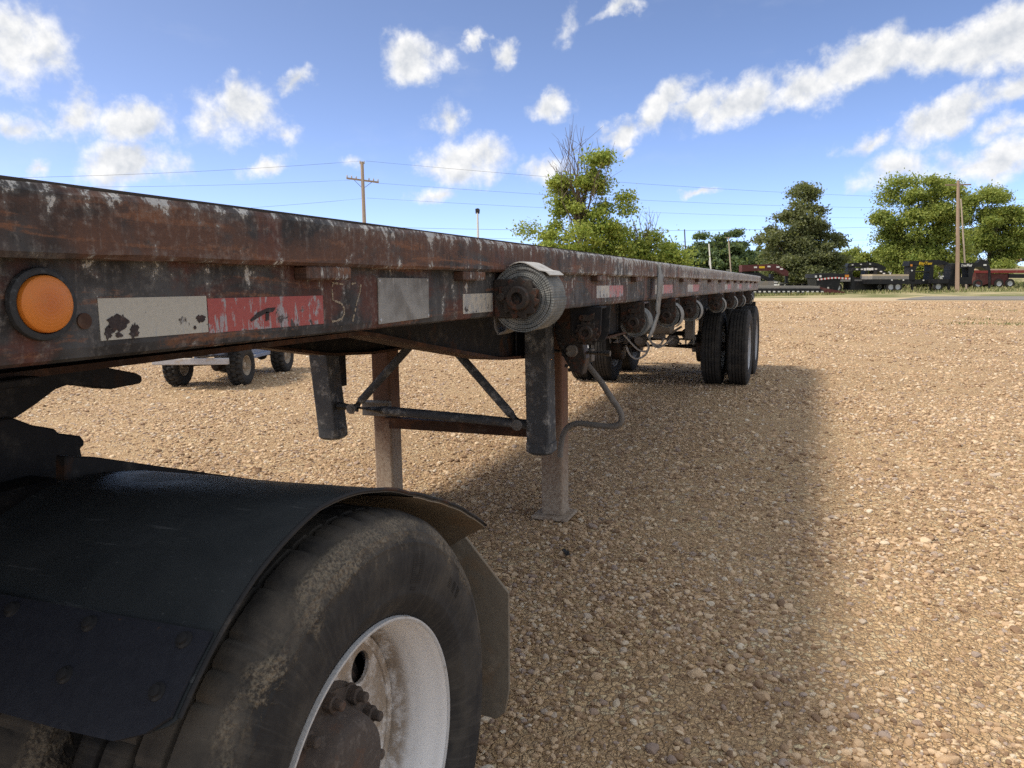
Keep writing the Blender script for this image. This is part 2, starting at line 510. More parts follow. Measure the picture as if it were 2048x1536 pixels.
# ------------------------------------------------------------------ shared materials
def m_rail(kind):
    def fn(t):
        u, v, _ = t.sep(t.uv())
        p = t.comb(u, v, kind)
        sv = lambda a, b, z, d=5, r=.65, w=.3: t.noise(t.comb(t.math('MULTIPLY', u, a), t.math('MULTIPLY', v, b), z + kind), 1.0, d, r, w)
        streak = sv(26, 5, 0); streak2 = sv(80, 7, 3, 4, .6); bandn = sv(7.5, 1.2, 31, 4, .6, .2)
        patch = sv(3.0, 7.0, 9, 6, .62, .6)
        fine = t.noise(p, 95, 6, .72); grit = t.noise(p, 300, 3, .6); mid = t.noise(p, 33, 6, .7, .4)
        dark = t.mix(t.smooth(t.noise(p, 7, 4, .6), .4, .65), (.030, .030, .032), (.075, .078, .084))
        brown = t.mix(fine, (.052, .032, .026), (.165, .090, .066))
        if kind: brown = t.mix(fine, (.048, .025, .023), (.135, .062, .052))
        k = t.math('ADD', patch, t.math('MULTIPLY', t.math('SUBTRACT', bandn, .5), .55))
        col = t.mix(t.smooth(k, .36 if kind == 0 else .45, .54 if kind == 0 else .58), dark, brown)
        # long horizontal scrape bands of raw rust
        op = sv(2.2, 26, 21, 6, .66, 1.2)
        col = t.mix(t.smooth(t.math('MULTIPLY_ADD', t.math('SUBTRACT', fine, .5), .35, op), .545, .66, 0, .8), col, t.mix(grit, (.13, .060, .034), (.25, .125, .075)))
        # vertical bleached runs
        col = t.mix(t.smooth(bandn, .56, .68, 0, .55), col, t.mix(fine, (.10, .032, .026), (.19, .075, .058)))
        col = t.mix(t.smooth(mid, .58, .70, 0, .8), col, (.022, .018, .017))
        col = t.mix(t.smooth(t.math('ADD', t.math('MULTIPLY', streak2, .5), t.math('MULTIPLY', fine, .5)), .52, .66, 0, .45), col, (.21, .20, .195))
        # pale remnants of an old coat: heavier along the top edge and towards the back of the trailer
        yg = t.smooth(u, .8, 6.0); yg2 = t.smooth(u, 4.0, 10.0)
        top = t.smooth(v, .160, .204) if kind == 0 else t.smooth(v, .06, .125, 0, .55)
        low = t.smooth(v, .150, .122, 0, .40) if kind == 0 else 0.0
        pn = t.noise(t.comb(t.math('MULTIPLY', u, 1.6), 0, 5 + kind), 1.0, 3, .5)
        n = t.math('ADD', t.math('ADD', t.math('MULTIPLY', streak, .42), t.math('MULTIPLY', mid, .33)), t.math('MULTIPLY', fine, .25))
        thr = t.math('SUBTRACT', .590, t.math('MULTIPLY', t.math('MAXIMUM', top, low), .085 if kind == 0 else .05))
        thr = t.math('SUBTRACT', thr, t.math('MULTIPLY', yg, .070 if kind == 0 else .040))
        thr = t.math('SUBTRACT', thr, t.math('MULTIPLY', t.math('SUBTRACT', pn, .5), .22))
        fl = t.smooth(t.math('SUBTRACT', n, thr), -.004, .022)
        white = t.mix(fine, (.34, .35, .35), (.66, .67, .66))
        col = t.mix(t.math('MULTIPLY', fl, .92), col, white)
        chalk = t.smooth(t.math('SUBTRACT', n, thr), -.07, .01, 0, .22)
        col = t.mix(chalk, col, (.30, .30, .295))
        wash = t.math('MULTIPLY', t.smooth(streak2, .35, .68), t.math('MULTIPLY_ADD', yg2, .72, t.math('MULTIPLY', yg, .28), clamp=True))
        col = t.mix(wash, col, t.mix(fine, (.34, .335, .33), (.52, .515, .51)))
        h = t.math('ADD', t.math('MULTIPLY', fl, .7), t.math('ADD', t.math('MULTIPLY', fine, .7), t.math('MULTIPLY', patch, 1.2)))
        return dict(color=col, rough=t.lin(fine, .3, .7, .6, .9), spec=.22, normal=t.bump(h, .6, .004))
    return fn


M_RUB = material('weathered_rub_rail', m_rail(0))
M_SIDE = material('weathered_side_rail', m_rail(1))


def m_worn(base, rust, amt, dust=(.30, .27, .23), dustamt=.25, scale=6.0, rough=.75):
    def fn(t):
        p = t.coord('Object')
        a = t.noise(p, scale, 6, .65, .4); b = t.noise(p, scale * 7, 5, .7); c = t.noise(p, scale * 2.3, 6, .7)
        col = t.mix(b, tuple(x * .65 for x in base), tuple(x * 1.35 for x in base))
        col = t.mix(t.smooth(a, .62 - amt * .3, .74 - amt * .3), col, t.mix(b, tuple(x * .6 for x in rust), tuple(x * 1.4 for x in rust)))
        col = t.mix(t.smooth(c, .5, .75, 0, dustamt), col, dust)
        return dict(color=col, rough=rough, spec=.3, normal=t.bump(t.math('ADD', a, t.math('MULTIPLY', b, .5)), .4, .004))
    return fn


M_BLACK = material('worn_black_steel', m_worn((.018, .019, .022), (.055, .028, .018), .25, dustamt=.22))
M_DARKPOST = material('dark_post_paint', m_worn((.075, .080, .088), (.13, .11, .095), .2, dust=(.46, .45, .43), dustamt=.95, scale=6))
def m_leg(t):
    p = t.coord('Object'); z = t.sep(p)[2]
    a = t.noise(p, 7, 6, .65, .4); b = t.noise(p, 55, 6, .72); c = t.noise(t.vmath('MULTIPLY', p, (22, 22, 3)), 1.0, 5, .65)
    col = t.mix(b, (.11, .060, .040), (.22, .125, .085))
    col = t.mix(t.smooth(c, .50, .68, 0, .7), col, (.15, .062, .038))
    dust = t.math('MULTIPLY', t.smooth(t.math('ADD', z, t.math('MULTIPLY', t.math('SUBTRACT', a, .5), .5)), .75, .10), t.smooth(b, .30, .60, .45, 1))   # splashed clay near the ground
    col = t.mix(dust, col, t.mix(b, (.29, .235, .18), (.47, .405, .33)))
    return dict(color=col, rough=.85, spec=.2, normal=t.bump(t.math('ADD', b, a), .4, .003))


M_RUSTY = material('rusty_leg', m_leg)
M_BROWN = material('rusty_brown_steel', m_worn((.05, .026, .018), (.10, .045, .025), .5, dustamt=.25))
M_GEAR = material('greasy_steel', m_worn((.040, .034, .031), (.085, .035, .022), .35, dustamt=.2, scale=30, rough=.55))
M_DUSTY = material('dusty_grey_steel', m_worn((.17, .16, .15), (.12, .07, .045), .1, dust=(.33, .30, .27), dustamt=.6, scale=9))
M_HOSE = material('pale_hose', m_worn((.34, .33, .31), (.2, .17, .14), .1, dustamt=.3, scale=20))


def m_strap(t):
    u, v, _ = t.sep(t.uv())
    w = t.math('SINE', t.math('MULTIPLY', u, 900)); w2 = t.math('SINE', t.math('MULTIPLY', v, 1400))
    n = t.noise(t.coord(), 45, 5, .65)
    col = t.mix(n, (.075, .085, .09), (.27, .285, .285))
    col = t.mix(t.smooth(t.noise(t.coord(), 14, 4, .6), .45, .7, 0, .6), col, (.36, .355, .335))
    return dict(color=col, rough=.95, spec=.1, normal=t.bump(t.math('ADD', t.math('MULTIPLY', w, .3), t.math('ADD', t.math('MULTIPLY', w2, .3), n)), .6, .002))


M_STRAP = material('webbing_strap', m_strap)


M_OLDSTRAP = material('greyed_strap', m_worn((.25, .255, .25), (.17, .16, .15), .3, dust=(.36, .35, .33), dustamt=.4, scale=25, rough=.95))


def m_planks(t):
    p = t.coord()
    n = t.noise(t.vmath('MULTIPLY', p, (30, 1.5, 30)), 1.0, 5, .6)
    return dict(color=t.mix(n, (.03, .027, .025), (.10, .085, .07)), rough=.95, spec=.15, normal=t.bump(n, .5, .005))


M_PLANK = material('old_deck_board', m_planks)


def m_rubber(mud, tread=.5):
    def fn(t):
        p = t.coord('Object')
        r = t.math('SQRT', t.math('ADD', t.math('POWER', t.sep(p)[1], 2.0), t.math('POWER', t.sep(p)[2], 2.0)))
        a = t.math('ARCTAN2', t.sep(p)[2], t.sep(p)[1])
        n = t.noise(p, 9, 6, .65); f = t.noise(p, 60, 5, .7); g = t.noise(p, 170, 4, .7)
        rad = t.noise(t.comb(t.math('MULTIPLY', a, 34), t.math('MULTIPLY', r, 5), 0), 1.0, 5, .65)
        col = t.mix(f, (.012, .012, .0135), (.034, .034, .034))
        col = t.mix(t.smooth(n, .42, .68, 0, .55), col, (.075, .068, .058))
        col = t.mix(t.smooth(rad, .48, .72, 0, .35), col, (.085, .08, .074))
        h = t.math('ADD', t.math('MULTIPLY', n, .6), t.math('ADD', t.math('MULTIPLY', f, .3), t.math('MULTIPLY', rad, .35)))
        if mud:
            band = t.math('MULTIPLY', t.smooth(r, .412, .446), t.smooth(r, .500, .488))
            band = t.math('MULTIPLY', band, t.smooth(t.sep(p)[0], .0, .06))
            mm = t.math('MULTIPLY', band, t.smooth(t.math('ADD', t.noise(p, 17, 6, .7, .5), t.math('MULTIPLY', t.smooth(r, .435, .48), .20)), .50, .60))
            patchy = t.math('MULTIPLY', t.smooth(t.math('SINE', t.math('MULTIPLY_ADD', a, 1.0, -.75)), -.75, .2, .25, 1), t.smooth(t.noise(p, 7.5, 5, .65, .6), .39, .57, .10, .9))
            mm = t.math('MULTIPLY', mm, patchy)
            clod = t.voro(p, 130, out='Distance')
            mudc = t.mix(t.noise(p, 210, 5, .75), (.085, .07, .052), (.31, .265, .195))
            col = t.mix(mm, col, t.mix(t.smooth(g, .38, .58), (.055, .047, .040), mudc))
            dusty = t.math('MULTIPLY', t.smooth(r, .40, .50), t.smooth(t.noise(p, 5, 5, .6), .42, .62, 0, .35))
            col = t.mix(dusty, col, (.17, .145, .115))
            h = t.math('ADD', h, t.math('MULTIPLY', mm, t.math('SUBTRACT', 2.4, t.math('MULTIPLY', clod, 1.6))))
        return dict(color=col, rough=.82, spec=.3, normal=t.bump(h, .55, .006))
    return fn


M_TYRE = material('tyre_rubber', m_rubber(False))
M_TYREM = material('muddy_tyre_rubber', m_rubber(True))


def m_white_rim(t):
    p = t.coord('Object'); n = t.noise(p, 16, 6, .68); f = t.noise(p, 75, 5, .7)
    x = t.sep(p)[0]
    c = t.mix(n, (.80, .81, .82), (.89, .90, .91))
    c = t.mix(t.smooth(f, .63, .74, 0, .6), c, (.35, .27, .19))
    rust = t.smooth(t.math('ADD', x, t.math('MULTIPLY', t.math('SUBTRACT', n, .5), .05)), .055, .025)   # rusty dust at the bottom of the dish
    c = t.mix(t.math('MULTIPLY', rust, t.smooth(t.math('ADD', n, t.math('MULTIPLY', f, .4)), .5, .78, .15, .95)), c, t.mix(f, (.16, .115, .08), (.44, .37, .29)))
    return dict(color=c, rough=.42, spec=.5, normal=t.bump(t.math('ADD', f, n), .12, .003))


M_WHITE = material('white_wheel_paint', m_white_rim)
M_ALU = material('grey_wheel_metal', m_worn((.42, .44, .47), (.3, .27, .23), .1, dustamt=.2, scale=12, rough=.4))

# ------------------------------------------------------------------ flatbed trailer
Y0, Y1 = -0.75, 12.2
def zo(y): return -0.0086 * (y - 5) - 0.0002 * (y - 5) ** 2
ZT, ZM = 1.5163, 1.4335
SX = 1.185
def zsb(y): return CAM.z + (1.313 + zo(y / 1.043) - CAM.z) * 1.043   # bottom of the side rail

trailer = tag(empty('flatbed_trailer', (0, 0, 0)), 'long rusty flatbed semi-trailer with peeling white paint and strap winches', 'trailer')


def sweep(prof, ya, yb, step=.12, jit=0.0, wavy=0.0):
    """profile [(x, zfun or z-over-camber)] swept along the bed with its camber"""
    m = MB(); n = max(2, int((yb - ya) / step) + 1); P = len(prof); vs = []
    for i in range(n):
        y = ya + (yb - ya) * i / (n - 1)
        for (x, z) in prof:
            zz = z(y) if callable(z) else z + zo(y)
            vs.append((x + rnd.uniform(-jit, jit), y, zz + rnd.uniform(-jit, jit) + wavy * math.sin(y * 3.1 + x)))
    fs = [(i * P + j, i * P + (j + 1) % P, (i + 1) * P + (j + 1) % P, (i + 1) * P + j) for i in range(n - 1) for j in range(P)]
    fs += [tuple(range(P)), tuple((n - 1) * P + j for j in range(P))[::-1]]
    return m.add(vs, fs)


uv_rail = lambda co: (co.y, co.z - zo(co.y) - 1.313)
for sgn in (1, -1):
    X = lambda a: a * sgn
    rub = [(X(1.213), ZM), (X(1.2195), ZM + .006), (X(1.22), ZT - .010), (X(1.214), ZT - .001), (X(1.150), ZT), (X(1.150), ZM)]
    for ya, yb in ((Y0, 4.452), (4.458, Y1)):
        sweep(rub, ya, yb, .06, .0011).build('rub_rail', M_RUB, trailer, uvfun=uv_rail)
    side = [(X(SX), lambda y: ZM + zo(y) + .03), (X(SX), lambda y: zsb(y) + .016), (X(SX - .004), lambda y: zsb(y) + .004), (X(SX - .012), lambda y: zsb(y)),
            (X(SX - .075), lambda y: zsb(y)), (X(SX - .075), lambda y: zsb(y) + .008), (X(SX - .016), lambda y: zsb(y) + .008), (X(SX - .010), lambda y: ZM + zo(y) + .03)]
    sweep(side, Y0, Y1, .12, .0005).build('side_rail', M_SIDE, trailer, uvfun=uv_rail)
# deck boards, three lengths each
bw = 2.24 / 14
deck_src = {}
for k in range(14):
    xa = -1.12 + k * bw + .003; xb = xa + bw - .006
    for ya, yb in ((Y0 + .01, 3.9), (3.906, 8.1), (8.106, Y1 - .01)):
        dz = rnd.uniform(-.003, .003)
        sweep([(xa, ZT - .028), (xb, ZT - .028), (xb, ZT + .018 + dz), (xa, ZT + .018 + dz)], ya, yb, .45).build('deck_board', M_PLANK, trailer)
# ends
MB().bx(-1.18, 1.18, Y0 - .03, Y0 + .008, 1.30, ZT + zo(Y0) + .02).build('front_rail', M_SIDE, trailer, bevel=.004, uvfun=lambda c: (c.x, c.z - 1.3))
MB().bx(-1.18, 1.18, Y1 - .008, Y1 + .03, 1.22, ZT + zo(Y1)).build('rear_rail', M_SIDE, trailer, bevel=.004, uvfun=lambda c: (c.x, c.z - 1.22))
# cross members
cm0 = None
for k in range(31):
    y = Y0 + .35 + k * .405
    if cm0 is None:
        m = MB().bx(-1.168, 1.168, -.004, .004, -.092, -.034); m.bx(-1.168, 1.168, -.03, .03, -.100, -.092); m.bx(-1.168, 1.168, -.03, .03, -.034, -.030)
        cm0 = m.build('cross_member', M_BLACK, trailer); cm0.location = (0, y, ZT + zo(y))
    else:
        linked('cross_member', cm0, trailer, (0, y, ZT + zo(y)))
# main beams, deep behind the landing gear
def beam_bot(y):
    P = [(-1, 1.265), (2.30, 1.262), (2.73, 1.183), (3.52, 1.049), (3.95, 1.018), (13, .93)]
    for (a, za), (b, zb) in zip(P, P[1:]):
        if y <= b: return za + (zb - za) * (y - a) / (b - a)
for sgn in (1, -1):
    c = .50 * sgn
    m = sweep([(c - .006, lambda y: beam_bot(y) + .006), (c + .006, lambda y: beam_bot(y) + .006), (c + .006, ZT - .10), (c - .006, ZT - .10)], Y0 + .1, Y1 - .05, .1)
    b = m.build('main_beam', M_BLACK, trailer)
    sweep([(c - .07, lambda y: beam_bot(y) - .008), (c + .07, lambda y: beam_bot(y) - .008), (c + .07, lambda y: beam_bot(y) + .007), (c - .07, lambda y: beam_bot(y) + .007)], Y0 + .1, Y1 - .05, .1).build('bottom_flange', M_BROWN, b)
    for y in (3.9, 6.2, 8.6):
        MB().bx(c + .012 * sgn, c + .06 * sgn, y - .005, y + .005, beam_bot(y) + .01, 1.40).build('web_stiffener', M_BLACK, b)
# coupler plate and king pin
MB().bx(-.62, .62, Y0 + .1, 1.05, 1.245, 1.262).build('coupler_plate', M_BLACK, trailer, bevel=.003)
MB().lathe([(0, -.11), (.03, -.11), (.045, -.09), (.045, -.07), (.036, -.06), (.036, 0), (0, 0)], (0, .25, 1.244), 'Z', 20).build('king_pin', M_GEAR, trailer, smooth=True)

# stake pocket ends between the two rails
blk = MB().box((0, 0, 0), (.030, .135, .024)).build('stake_pocket', M_RUB, trailer, bevel=.003, uvfun=lambda c: (c.y * 3 + 1.3, c.z + .11))
ysp = [0.50 - .62, .50, 1.178, 1.808, 2.43, 3.06] + [3.06 + .70 * k for k in range(1, 13)]
for i, y in enumerate(ysp):
    p = (1.199, y, ZM + zo(y) - .0115)
    if i == 0: blk.location = p
    else: linked('stake_pocket', blk, trailer, p)

# --- side marker lamp
lamp_c = Vector((SX, .6355, 1.4147))
def m_amber(t):
    p = t.coord('Object'); r = t.math('SQRT', t.math('ADD', t.math('POWER', t.sep(p)[1], 2.0), t.math('POWER', t.sep(p)[2], 2.0)))
    ring = t.math('SINE', t.math('MULTIPLY', r, 1500)); g = t.math('MULTIPLY', t.math('SINE', t.math('MULTIPLY', t.sep(p)[1], 2200)), t.math('SINE', t.math('MULTIPLY', t.sep(p)[2], 2200)))
    n = t.noise(p, 60, 5, .6)
    col = t.mix(t.smooth(r, .002, .03), (.46, .125, .014), (.56, .175, .022))
    col = t.mix(t.smooth(n, .55, .75, 0, .4), col, (.45, .20, .06))
    return dict(color=col, rough=.38, spec=.5, sss=.0, normal=t.bump(t.math('ADD', t.math('MULTIPLY', ring, .35), t.math('MULTIPLY', g, .5)), .25, .0008))


lampb = MB().lathe([(.0, .002), (.0425, .002), (.043, .005), (.042, .009), (.0385, .011), (.0350, .0105), (.0345, .004)], (0, 0, 0), 'X', 48).build('marker_lamp', material('rubber_grommet', m_worn((.030, .034, .040), (.06, .05, .04), .1, dust=(.16, .18, .2), dustamt=.5, scale=25)), trailer, smooth=True, loc=lamp_c)
lens = MB().lathe([(.0335, .004), (.0335, .012), (.0325, .0150), (.029, .0172), (.018, .0190), (.008, .0196), (.0, .0197)], (0, 0, 0), 'X', 48).build('lens', material('amber_lens', m_amber), lampb, smooth=True)
lens['label'] = 'round amber lens of the side marker lamp'
MB().lathe([(.010, -.002), (.010, .0025), (0, .003)], (0, 0, 0), 'X', 14).build('bolt_head', M_BROWN, trailer, smooth=True, loc=(SX, .692, 1.392))

# --- reflective tape, plate, painted number
def m_tape(c0, c1, wear):
    def fn(t):
        p = t.coord('Object'); o = t.objrand()
        q = t.vmath('ADD', p, t.comb(t.math('MULTIPLY', o, 17), 0, 0))
        y, z = t.sep(p)[1], t.sep(p)[2]
        hexa = t.voro(t.vmath('MULTIPLY', q, (1, 1, 1)), 330, 'DISTANCE_TO_EDGE')
        n = t.noise(q, 30, 6, .7, .4); f = t.noise(q, 120, 4, .7)
        s = t.noise(t.vmath('MULTIPLY', q, (1, 55, 9)), 1.0, 5, .7, .5)
        col = t.mix(f, c0, c1)
        col = t.mix(t.smooth(hexa, .06, .02, 0, .12), col, (.25, .25, .24))
        col = t.mix(t.smooth(t.math('ADD', t.math('ADD', t.math('MULTIPLY', s, .6), t.math('MULTIPLY', n, .4)), t.math('MULTIPLY', t.smooth(z, .022, -.026), .05)), .66 - wear * .20, .70 - wear * .20, 0, .85), col, (.30, .33, .36))
        col = t.mix(t.smooth(t.math('ADD', n, t.math('MULTIPLY', t.smooth(z, .02, -.026), .10)), .70 - wear * .08, .74 - wear * .08, 0, .92), col, (.035, .027, .026))
        col = t.mix(t.smooth(f, .60, .72, 0, .25), col, (.12, .11, .10))
        return dict(color=col, rough=.55, spec=.4, normal=t.bump(hexa, .1, .001))
    return fn


M_TW = material('white_reflective_tape', m_tape((.33, .33, .295), (.47, .47, .43), .30))
M_TR = material('red_reflective_tape', m_tape((.26, .045, .042), (.38, .085, .075), .62))
M_TWF = material('faded_white_tape', m_tape((.42, .41, .37), (.55, .53, .48), .75))
M_TRF = material('faded_red_tape', m_tape((.42, .12, .12), (.48, .20, .20), .60))


def tape(name, y0, y1, mat, zc=None, h=.0508, dz=0.0):
    ym = (y0 + y1) / 2; zc = zc or (zsb(ym) + .028 + h / 2 + dz)
    sl = (zsb(y1) - zsb(y0)) / 2
    m = MB(); vs = []
    for x in (-.0002, .0009):
        for (y, z) in ((y0 - ym, -h / 2 - sl), (y1 - ym, -h / 2 + sl), (y1 - ym, h / 2 + sl), (y0 - ym, h / 2 - sl)): vs.append((x, y, z))
    m.add(vs, [(3, 2, 1, 0), (4, 5, 6, 7)] + [(i, (i + 1) % 4, 4 + (i + 1) % 4, 4 + i) for i in range(4)])
    o = m.build(name, mat, trailer, loc=(SX, ym, zc)); return o


tape('reflective_tape', .714, .900, M_TW, 1.3918, .0535)['label'] = 'white section of the large reflective tape'
tape('reflective_tape', .902, 1.190, M_TR, 1.3872, .0515)['label'] = 'red section of the large reflective tape'
tape('reflective_tape', 1.792, 1.985, M_TWF, 1.3755)
for ya, yb, yc in ((3.075, 3.285, 3.537), (4.30, 4.55, 4.85), (5.45, 5.68, 6.0), (7.75, 7.98, 8.3), (9.0, 9.2, 9.5), (10.4, 10.6, 10.9)):
    tape('reflective_tape', ya, yb, M_TWF, dz=.004); tape('reflective_tape', yb + .002, yc, M_TRF, dz=.004)
def smear(pts, name, mat, x=SX + .0011):
    q = [bk(a, b, 0, x) for a, b in pts]; m = MB(); n = len(q)
    m.add([p for p in q] + [p + Vector((.0009, 0, 0)) for p in q], [tuple(range(n)), tuple(range(n, 2 * n))[::-1]] + [(i, (i + 1) % n, n + (i + 1) % n, n + i) for i in range(n)])
    return m.build(name, mat, trailer)


def ragged(cx, cy, rx, ry, n=26, seed=1):
    r_ = random.Random(seed); return [(cx + rx * math.cos(2 * PI * k / n) * r_.uniform(.55, 1.15), cy + ry * math.sin(2 * PI * k / n) * r_.uniform(.55, 1.15)) for k in range(n)]


M_TAR = material('tar_smear', m_worn((.035, .028, .030), (.06, .035, .03), .3, dust=(.3, .28, .27), dustamt=.35, scale=40))
for i_, (a, b, c_, d_) in enumerate(((236, 645, 22, 19), (268, 662, 11, 16), (216, 666, 9, 13), (402, 637, 10, 9), (390, 655, 3, 4), (238, 670, 8, 6))):
    smear(ragged(a, b, c_, d_, seed=i_), 'tar_smear', M_TAR)
smear([(500, 640), (515, 625), (535, 616), (551, 615), (546, 623), (530, 627), (518, 634), (503, 643)], 'tar_smear', M_TAR)
smear([(531, 624), (538, 624), (537, 640), (531, 642)], 'tar_smear', M_TAR)


def m_plate(t):
    p = t.coord('Object'); n = t.noise(t.vmath('MULTIPLY', p, (1, 12, 40)), 1.0, 6, .65); f = t.noise(p, 90, 5, .7); g = t.noise(p, 14, 5, .6)
    c = t.mix(n, (.20, .205, .20), (.34, .345, .335)); c = t.mix(t.smooth(g, .40, .66, 0, .7), c, (.13, .125, .115)); c = t.mix(t.smooth(t.noise(t.vmath('MULTIPLY', p, (1, 70, 10)), 1.0, 5, .7), .60, .70, 0, .6), c, (.46, .46, .45))
    c = t.mix(t.smooth(f, .66, .74, 0, .7), c, (.5, .5, .49))
    return dict(color=c, metal=.35, rough=.62, spec=.4, normal=t.bump(t.math('ADD', n, f), .15, .002))


pl = MB(); pw, ph = .112, .0475
pl.prism([(-pw, -ph - .001), (pw - .002, -ph + .002), (pw, ph - .002), (-pw + .002, ph)], 'X', 0, .0028)
plate = pl.build('metal_plate', material('scratched_aluminium_plate', m_plate), trailer, bevel=.0006, loc=(SX, 1.491, 1.3965)); plate['label'] = 'blank scratched aluminium plate on the side rail'
for y, z in ((-.105, .041), (.105, .041), (-.105, -.040), (.105, -.040)):
    MB().lathe([(.0035, 0), (.0032, .0015), (0, .002)], (.0028, y, z), 'X', 10).build('rivet', M_ALU, plate, smooth=True)
# "57": flaking strokes
M_NUM = material('flaking_cream_paint', lambda t: dict(color=t.mix(t.noise(t.coord(), 160, 5, .7), (.16, .12, .09), (.48, .43, .34)), rough=.9, spec=.2))
def strokes(pts, nseg):
    m = MB(); P = [bk(x, y, 0, SX) for x, y in pts]; q = []
    for a, b in zip(P, P[1:]):
        for k in range(nseg): q.append(a.lerp(b, k / nseg))
    q.append(P[-1])
    for a, b in zip(q, q[1:]):
        if rnd.random() < .16: continue
        w = rnd.uniform(.0016, .0042)
        m.bar(a + Vector((.0006, rnd.uniform(-.0006, .0006), 0)), b + Vector((.0006, rnd.uniform(-.0006, .0006), 0)) + (b - a) * .15, .0014, w, up=(0, 1, 0) if abs((b - a).z) > abs((b - a).y) else (0, 0, 1))
    return m


strokes([(686, 569), (675, 567), (664, 566), (664, 585), (665, 600), (672, 603), (682, 607), (687, 616), (688, 627), (683, 637), (672, 642), (664, 643)], 3).build('painted_digit_five', M_NUM, trailer)
strokes([(703, 568), (710, 566), (721, 569), (719, 585), (713, 605), (709, 622), (705, 642)], 3).build('painted_digit_seven', M_NUM, trailer)


# --- strap winches
def gear_mesh(R, teeth, th, name, mat, parent, loc):
    m = MB(); poly = []
    for k in range(teeth):
        a = 2 * PI * k / teeth; d = 2 * PI / teeth
        poly += [(R * .80 * math.cos(a), R * .80 * math.sin(a)), (R * 1.0 * math.cos(a + d * .62), R * 1.0 * math.sin(a + d * .62)), (R * .98 * math.cos(a + d * .86), R * .98 * math.sin(a + d * .86))]
    m.prism(poly, 'Y', 0, th)
    o = m.build(name, mat, parent, loc=loc, bevel=.001); return o


def spiral(r0, r1, turns, w, jit=.0025, start=0.0):
    m = MB(); n = int(turns * 34); vs = []; uv = {}
    th = (r1 - r0) / turns * .82
    jl = [rnd.uniform(-jit, jit) for _ in range(int(turns) + 2)]
    for i in range(n + 1):
        t = i / n; a = start + t * turns * 2 * PI; r = r0 + (r1 - r0) * t + .0012 * math.sin(a * 2.3) * t
        k = t * turns; j = jl[int(k)] * (1 - k % 1) + jl[int(k) + 1] * (k % 1)
        ca, sa = math.cos(a), math.sin(a)
        for (rr, y) in ((r, j), (r + th, j), (r + th, w + j), (r, w + j)):
            vs.append((rr * ca, y, rr * sa)); uv[len(vs) - 1] = (a * r, y)
    fs = [(i * 4 + j, i * 4 + (j + 1) % 4, (i + 1) * 4 + (j + 1) % 4, (i + 1) * 4 + j) for i in range(n) for j in range(4)]
    fs += [(0, 1, 2, 3), (n * 4 + 3, n * 4 + 2, n * 4 + 1, n * 4)]
    return m.add(vs, fs)


suv = lambda co: (math.atan2(co.z, co.x) * .08, co.y)
# front winch, mounted outboard on the rail
wc = Vector((1.268, 2.045, 1.3855))
w1 = MB().prism([(SX, 1.329), (1.262, 1.331)] + [(wc.x + .054 * math.cos(math.radians(a)), wc.z + .054 * math.sin(math.radians(a))) for a in range(-84, 85, 14)] + [(1.262, 1.440), (SX, 1.437)], 'Y', 1.993, 2.001)
w1.bx(SX, SX + .008, 2.001, 2.235, 1.329, 1.437); w1.bx(SX, 1.300, 2.227, 2.235, 1.329, 1.437); w1.bx(SX + .02, SX + .05, 1.980, 1.993, 1.395, 1.418)
w1 = w1.build('strap_winch', M_GEAR, trailer, bevel=.003); w1['label'] = 'rusty winch holding the largest strap roll'
gear_mesh(.059, 11, .012, 'ratchet_gear', M_GEAR, w1, wc + Vector((0, -.068, 0)))
MB().lathe([(.017, .0), (.030, .0), (.033, .004), (.033, .022), (.017, .022)], (0, 0, 0), 'Y', 28, close=True).build('hub', M_GEAR, w1, smooth=True, loc=wc + Vector((0, -.088, 0)))
MB().box((0, 0, 0), (.034, .012, .006), (0, .9, 0)).build('bar_slot', M_BLACK, w1, loc=wc + Vector((0, -.066, 0)))
pw_ = MB(); pw_.prism([(-.052, .004), (-.030, .022), (-.012, .012), (-.004, .022), (.004, .008), (-.008, -.004), (-.030, .000), (-.044, -.010)], 'Y', 0, .010)
pw_.lathe([(0, -.006), (.011, -.006), (.011, .012), (0, .012)], (-.040, 0, .004), 'Y', 16)
pw_.build('pawl', M_GEAR, w1, loc=wc + Vector((-.012, -.070, 0)), bevel=.0012)
roll = spiral(.040, .091, 13, .115).build('strap_roll', M_STRAP, w1, uvfun=suv, loc=wc + Vector((0, -.045, 0)))
roll['label'] = 'large roll of grey webbing strap'
tm = MB(); tp = []
for k in range(9):
    a = math.radians(112 - k * 9.5); r = .0935 + .004 * math.sin(k * .9) + (.006 if k > 6 else 0); tp.append((r * math.cos(a), r * math.sin(a)))
vs = [(x, y, z) for x, z in tp for y in (-.004, .113)]; vs2 = [(x * 1.03, y, z * 1.03) for x, y, z in vs]
N = len(vs); tm.add(vs + vs2, [(2 * i, 2 * i + 1, 2 * i + 3, 2 * i + 2) for i in range(8)] + [(N + 2 * i, N + 2 * i + 2, N + 2 * i + 3, N + 2 * i + 1) for i in range(8)] + [(2 * i, 2 * i + 2, N + 2 * i + 2, N + 2 * i) for i in range(8)] + [(2 * i + 1, N + 2 * i + 1, N + 2 * i + 3, 2 * i + 3) for i in range(8)] + [(0, N, N + 1, 1), (16, 17, N + 17, N + 16)])
tm.build('strap_tail', material('dirty_white_strap', m_worn((.42, .42, .41), (.25, .23, .2), .2, dustamt=.3, scale=20)), w1, loc=wc + Vector((0, -.045, 0)))
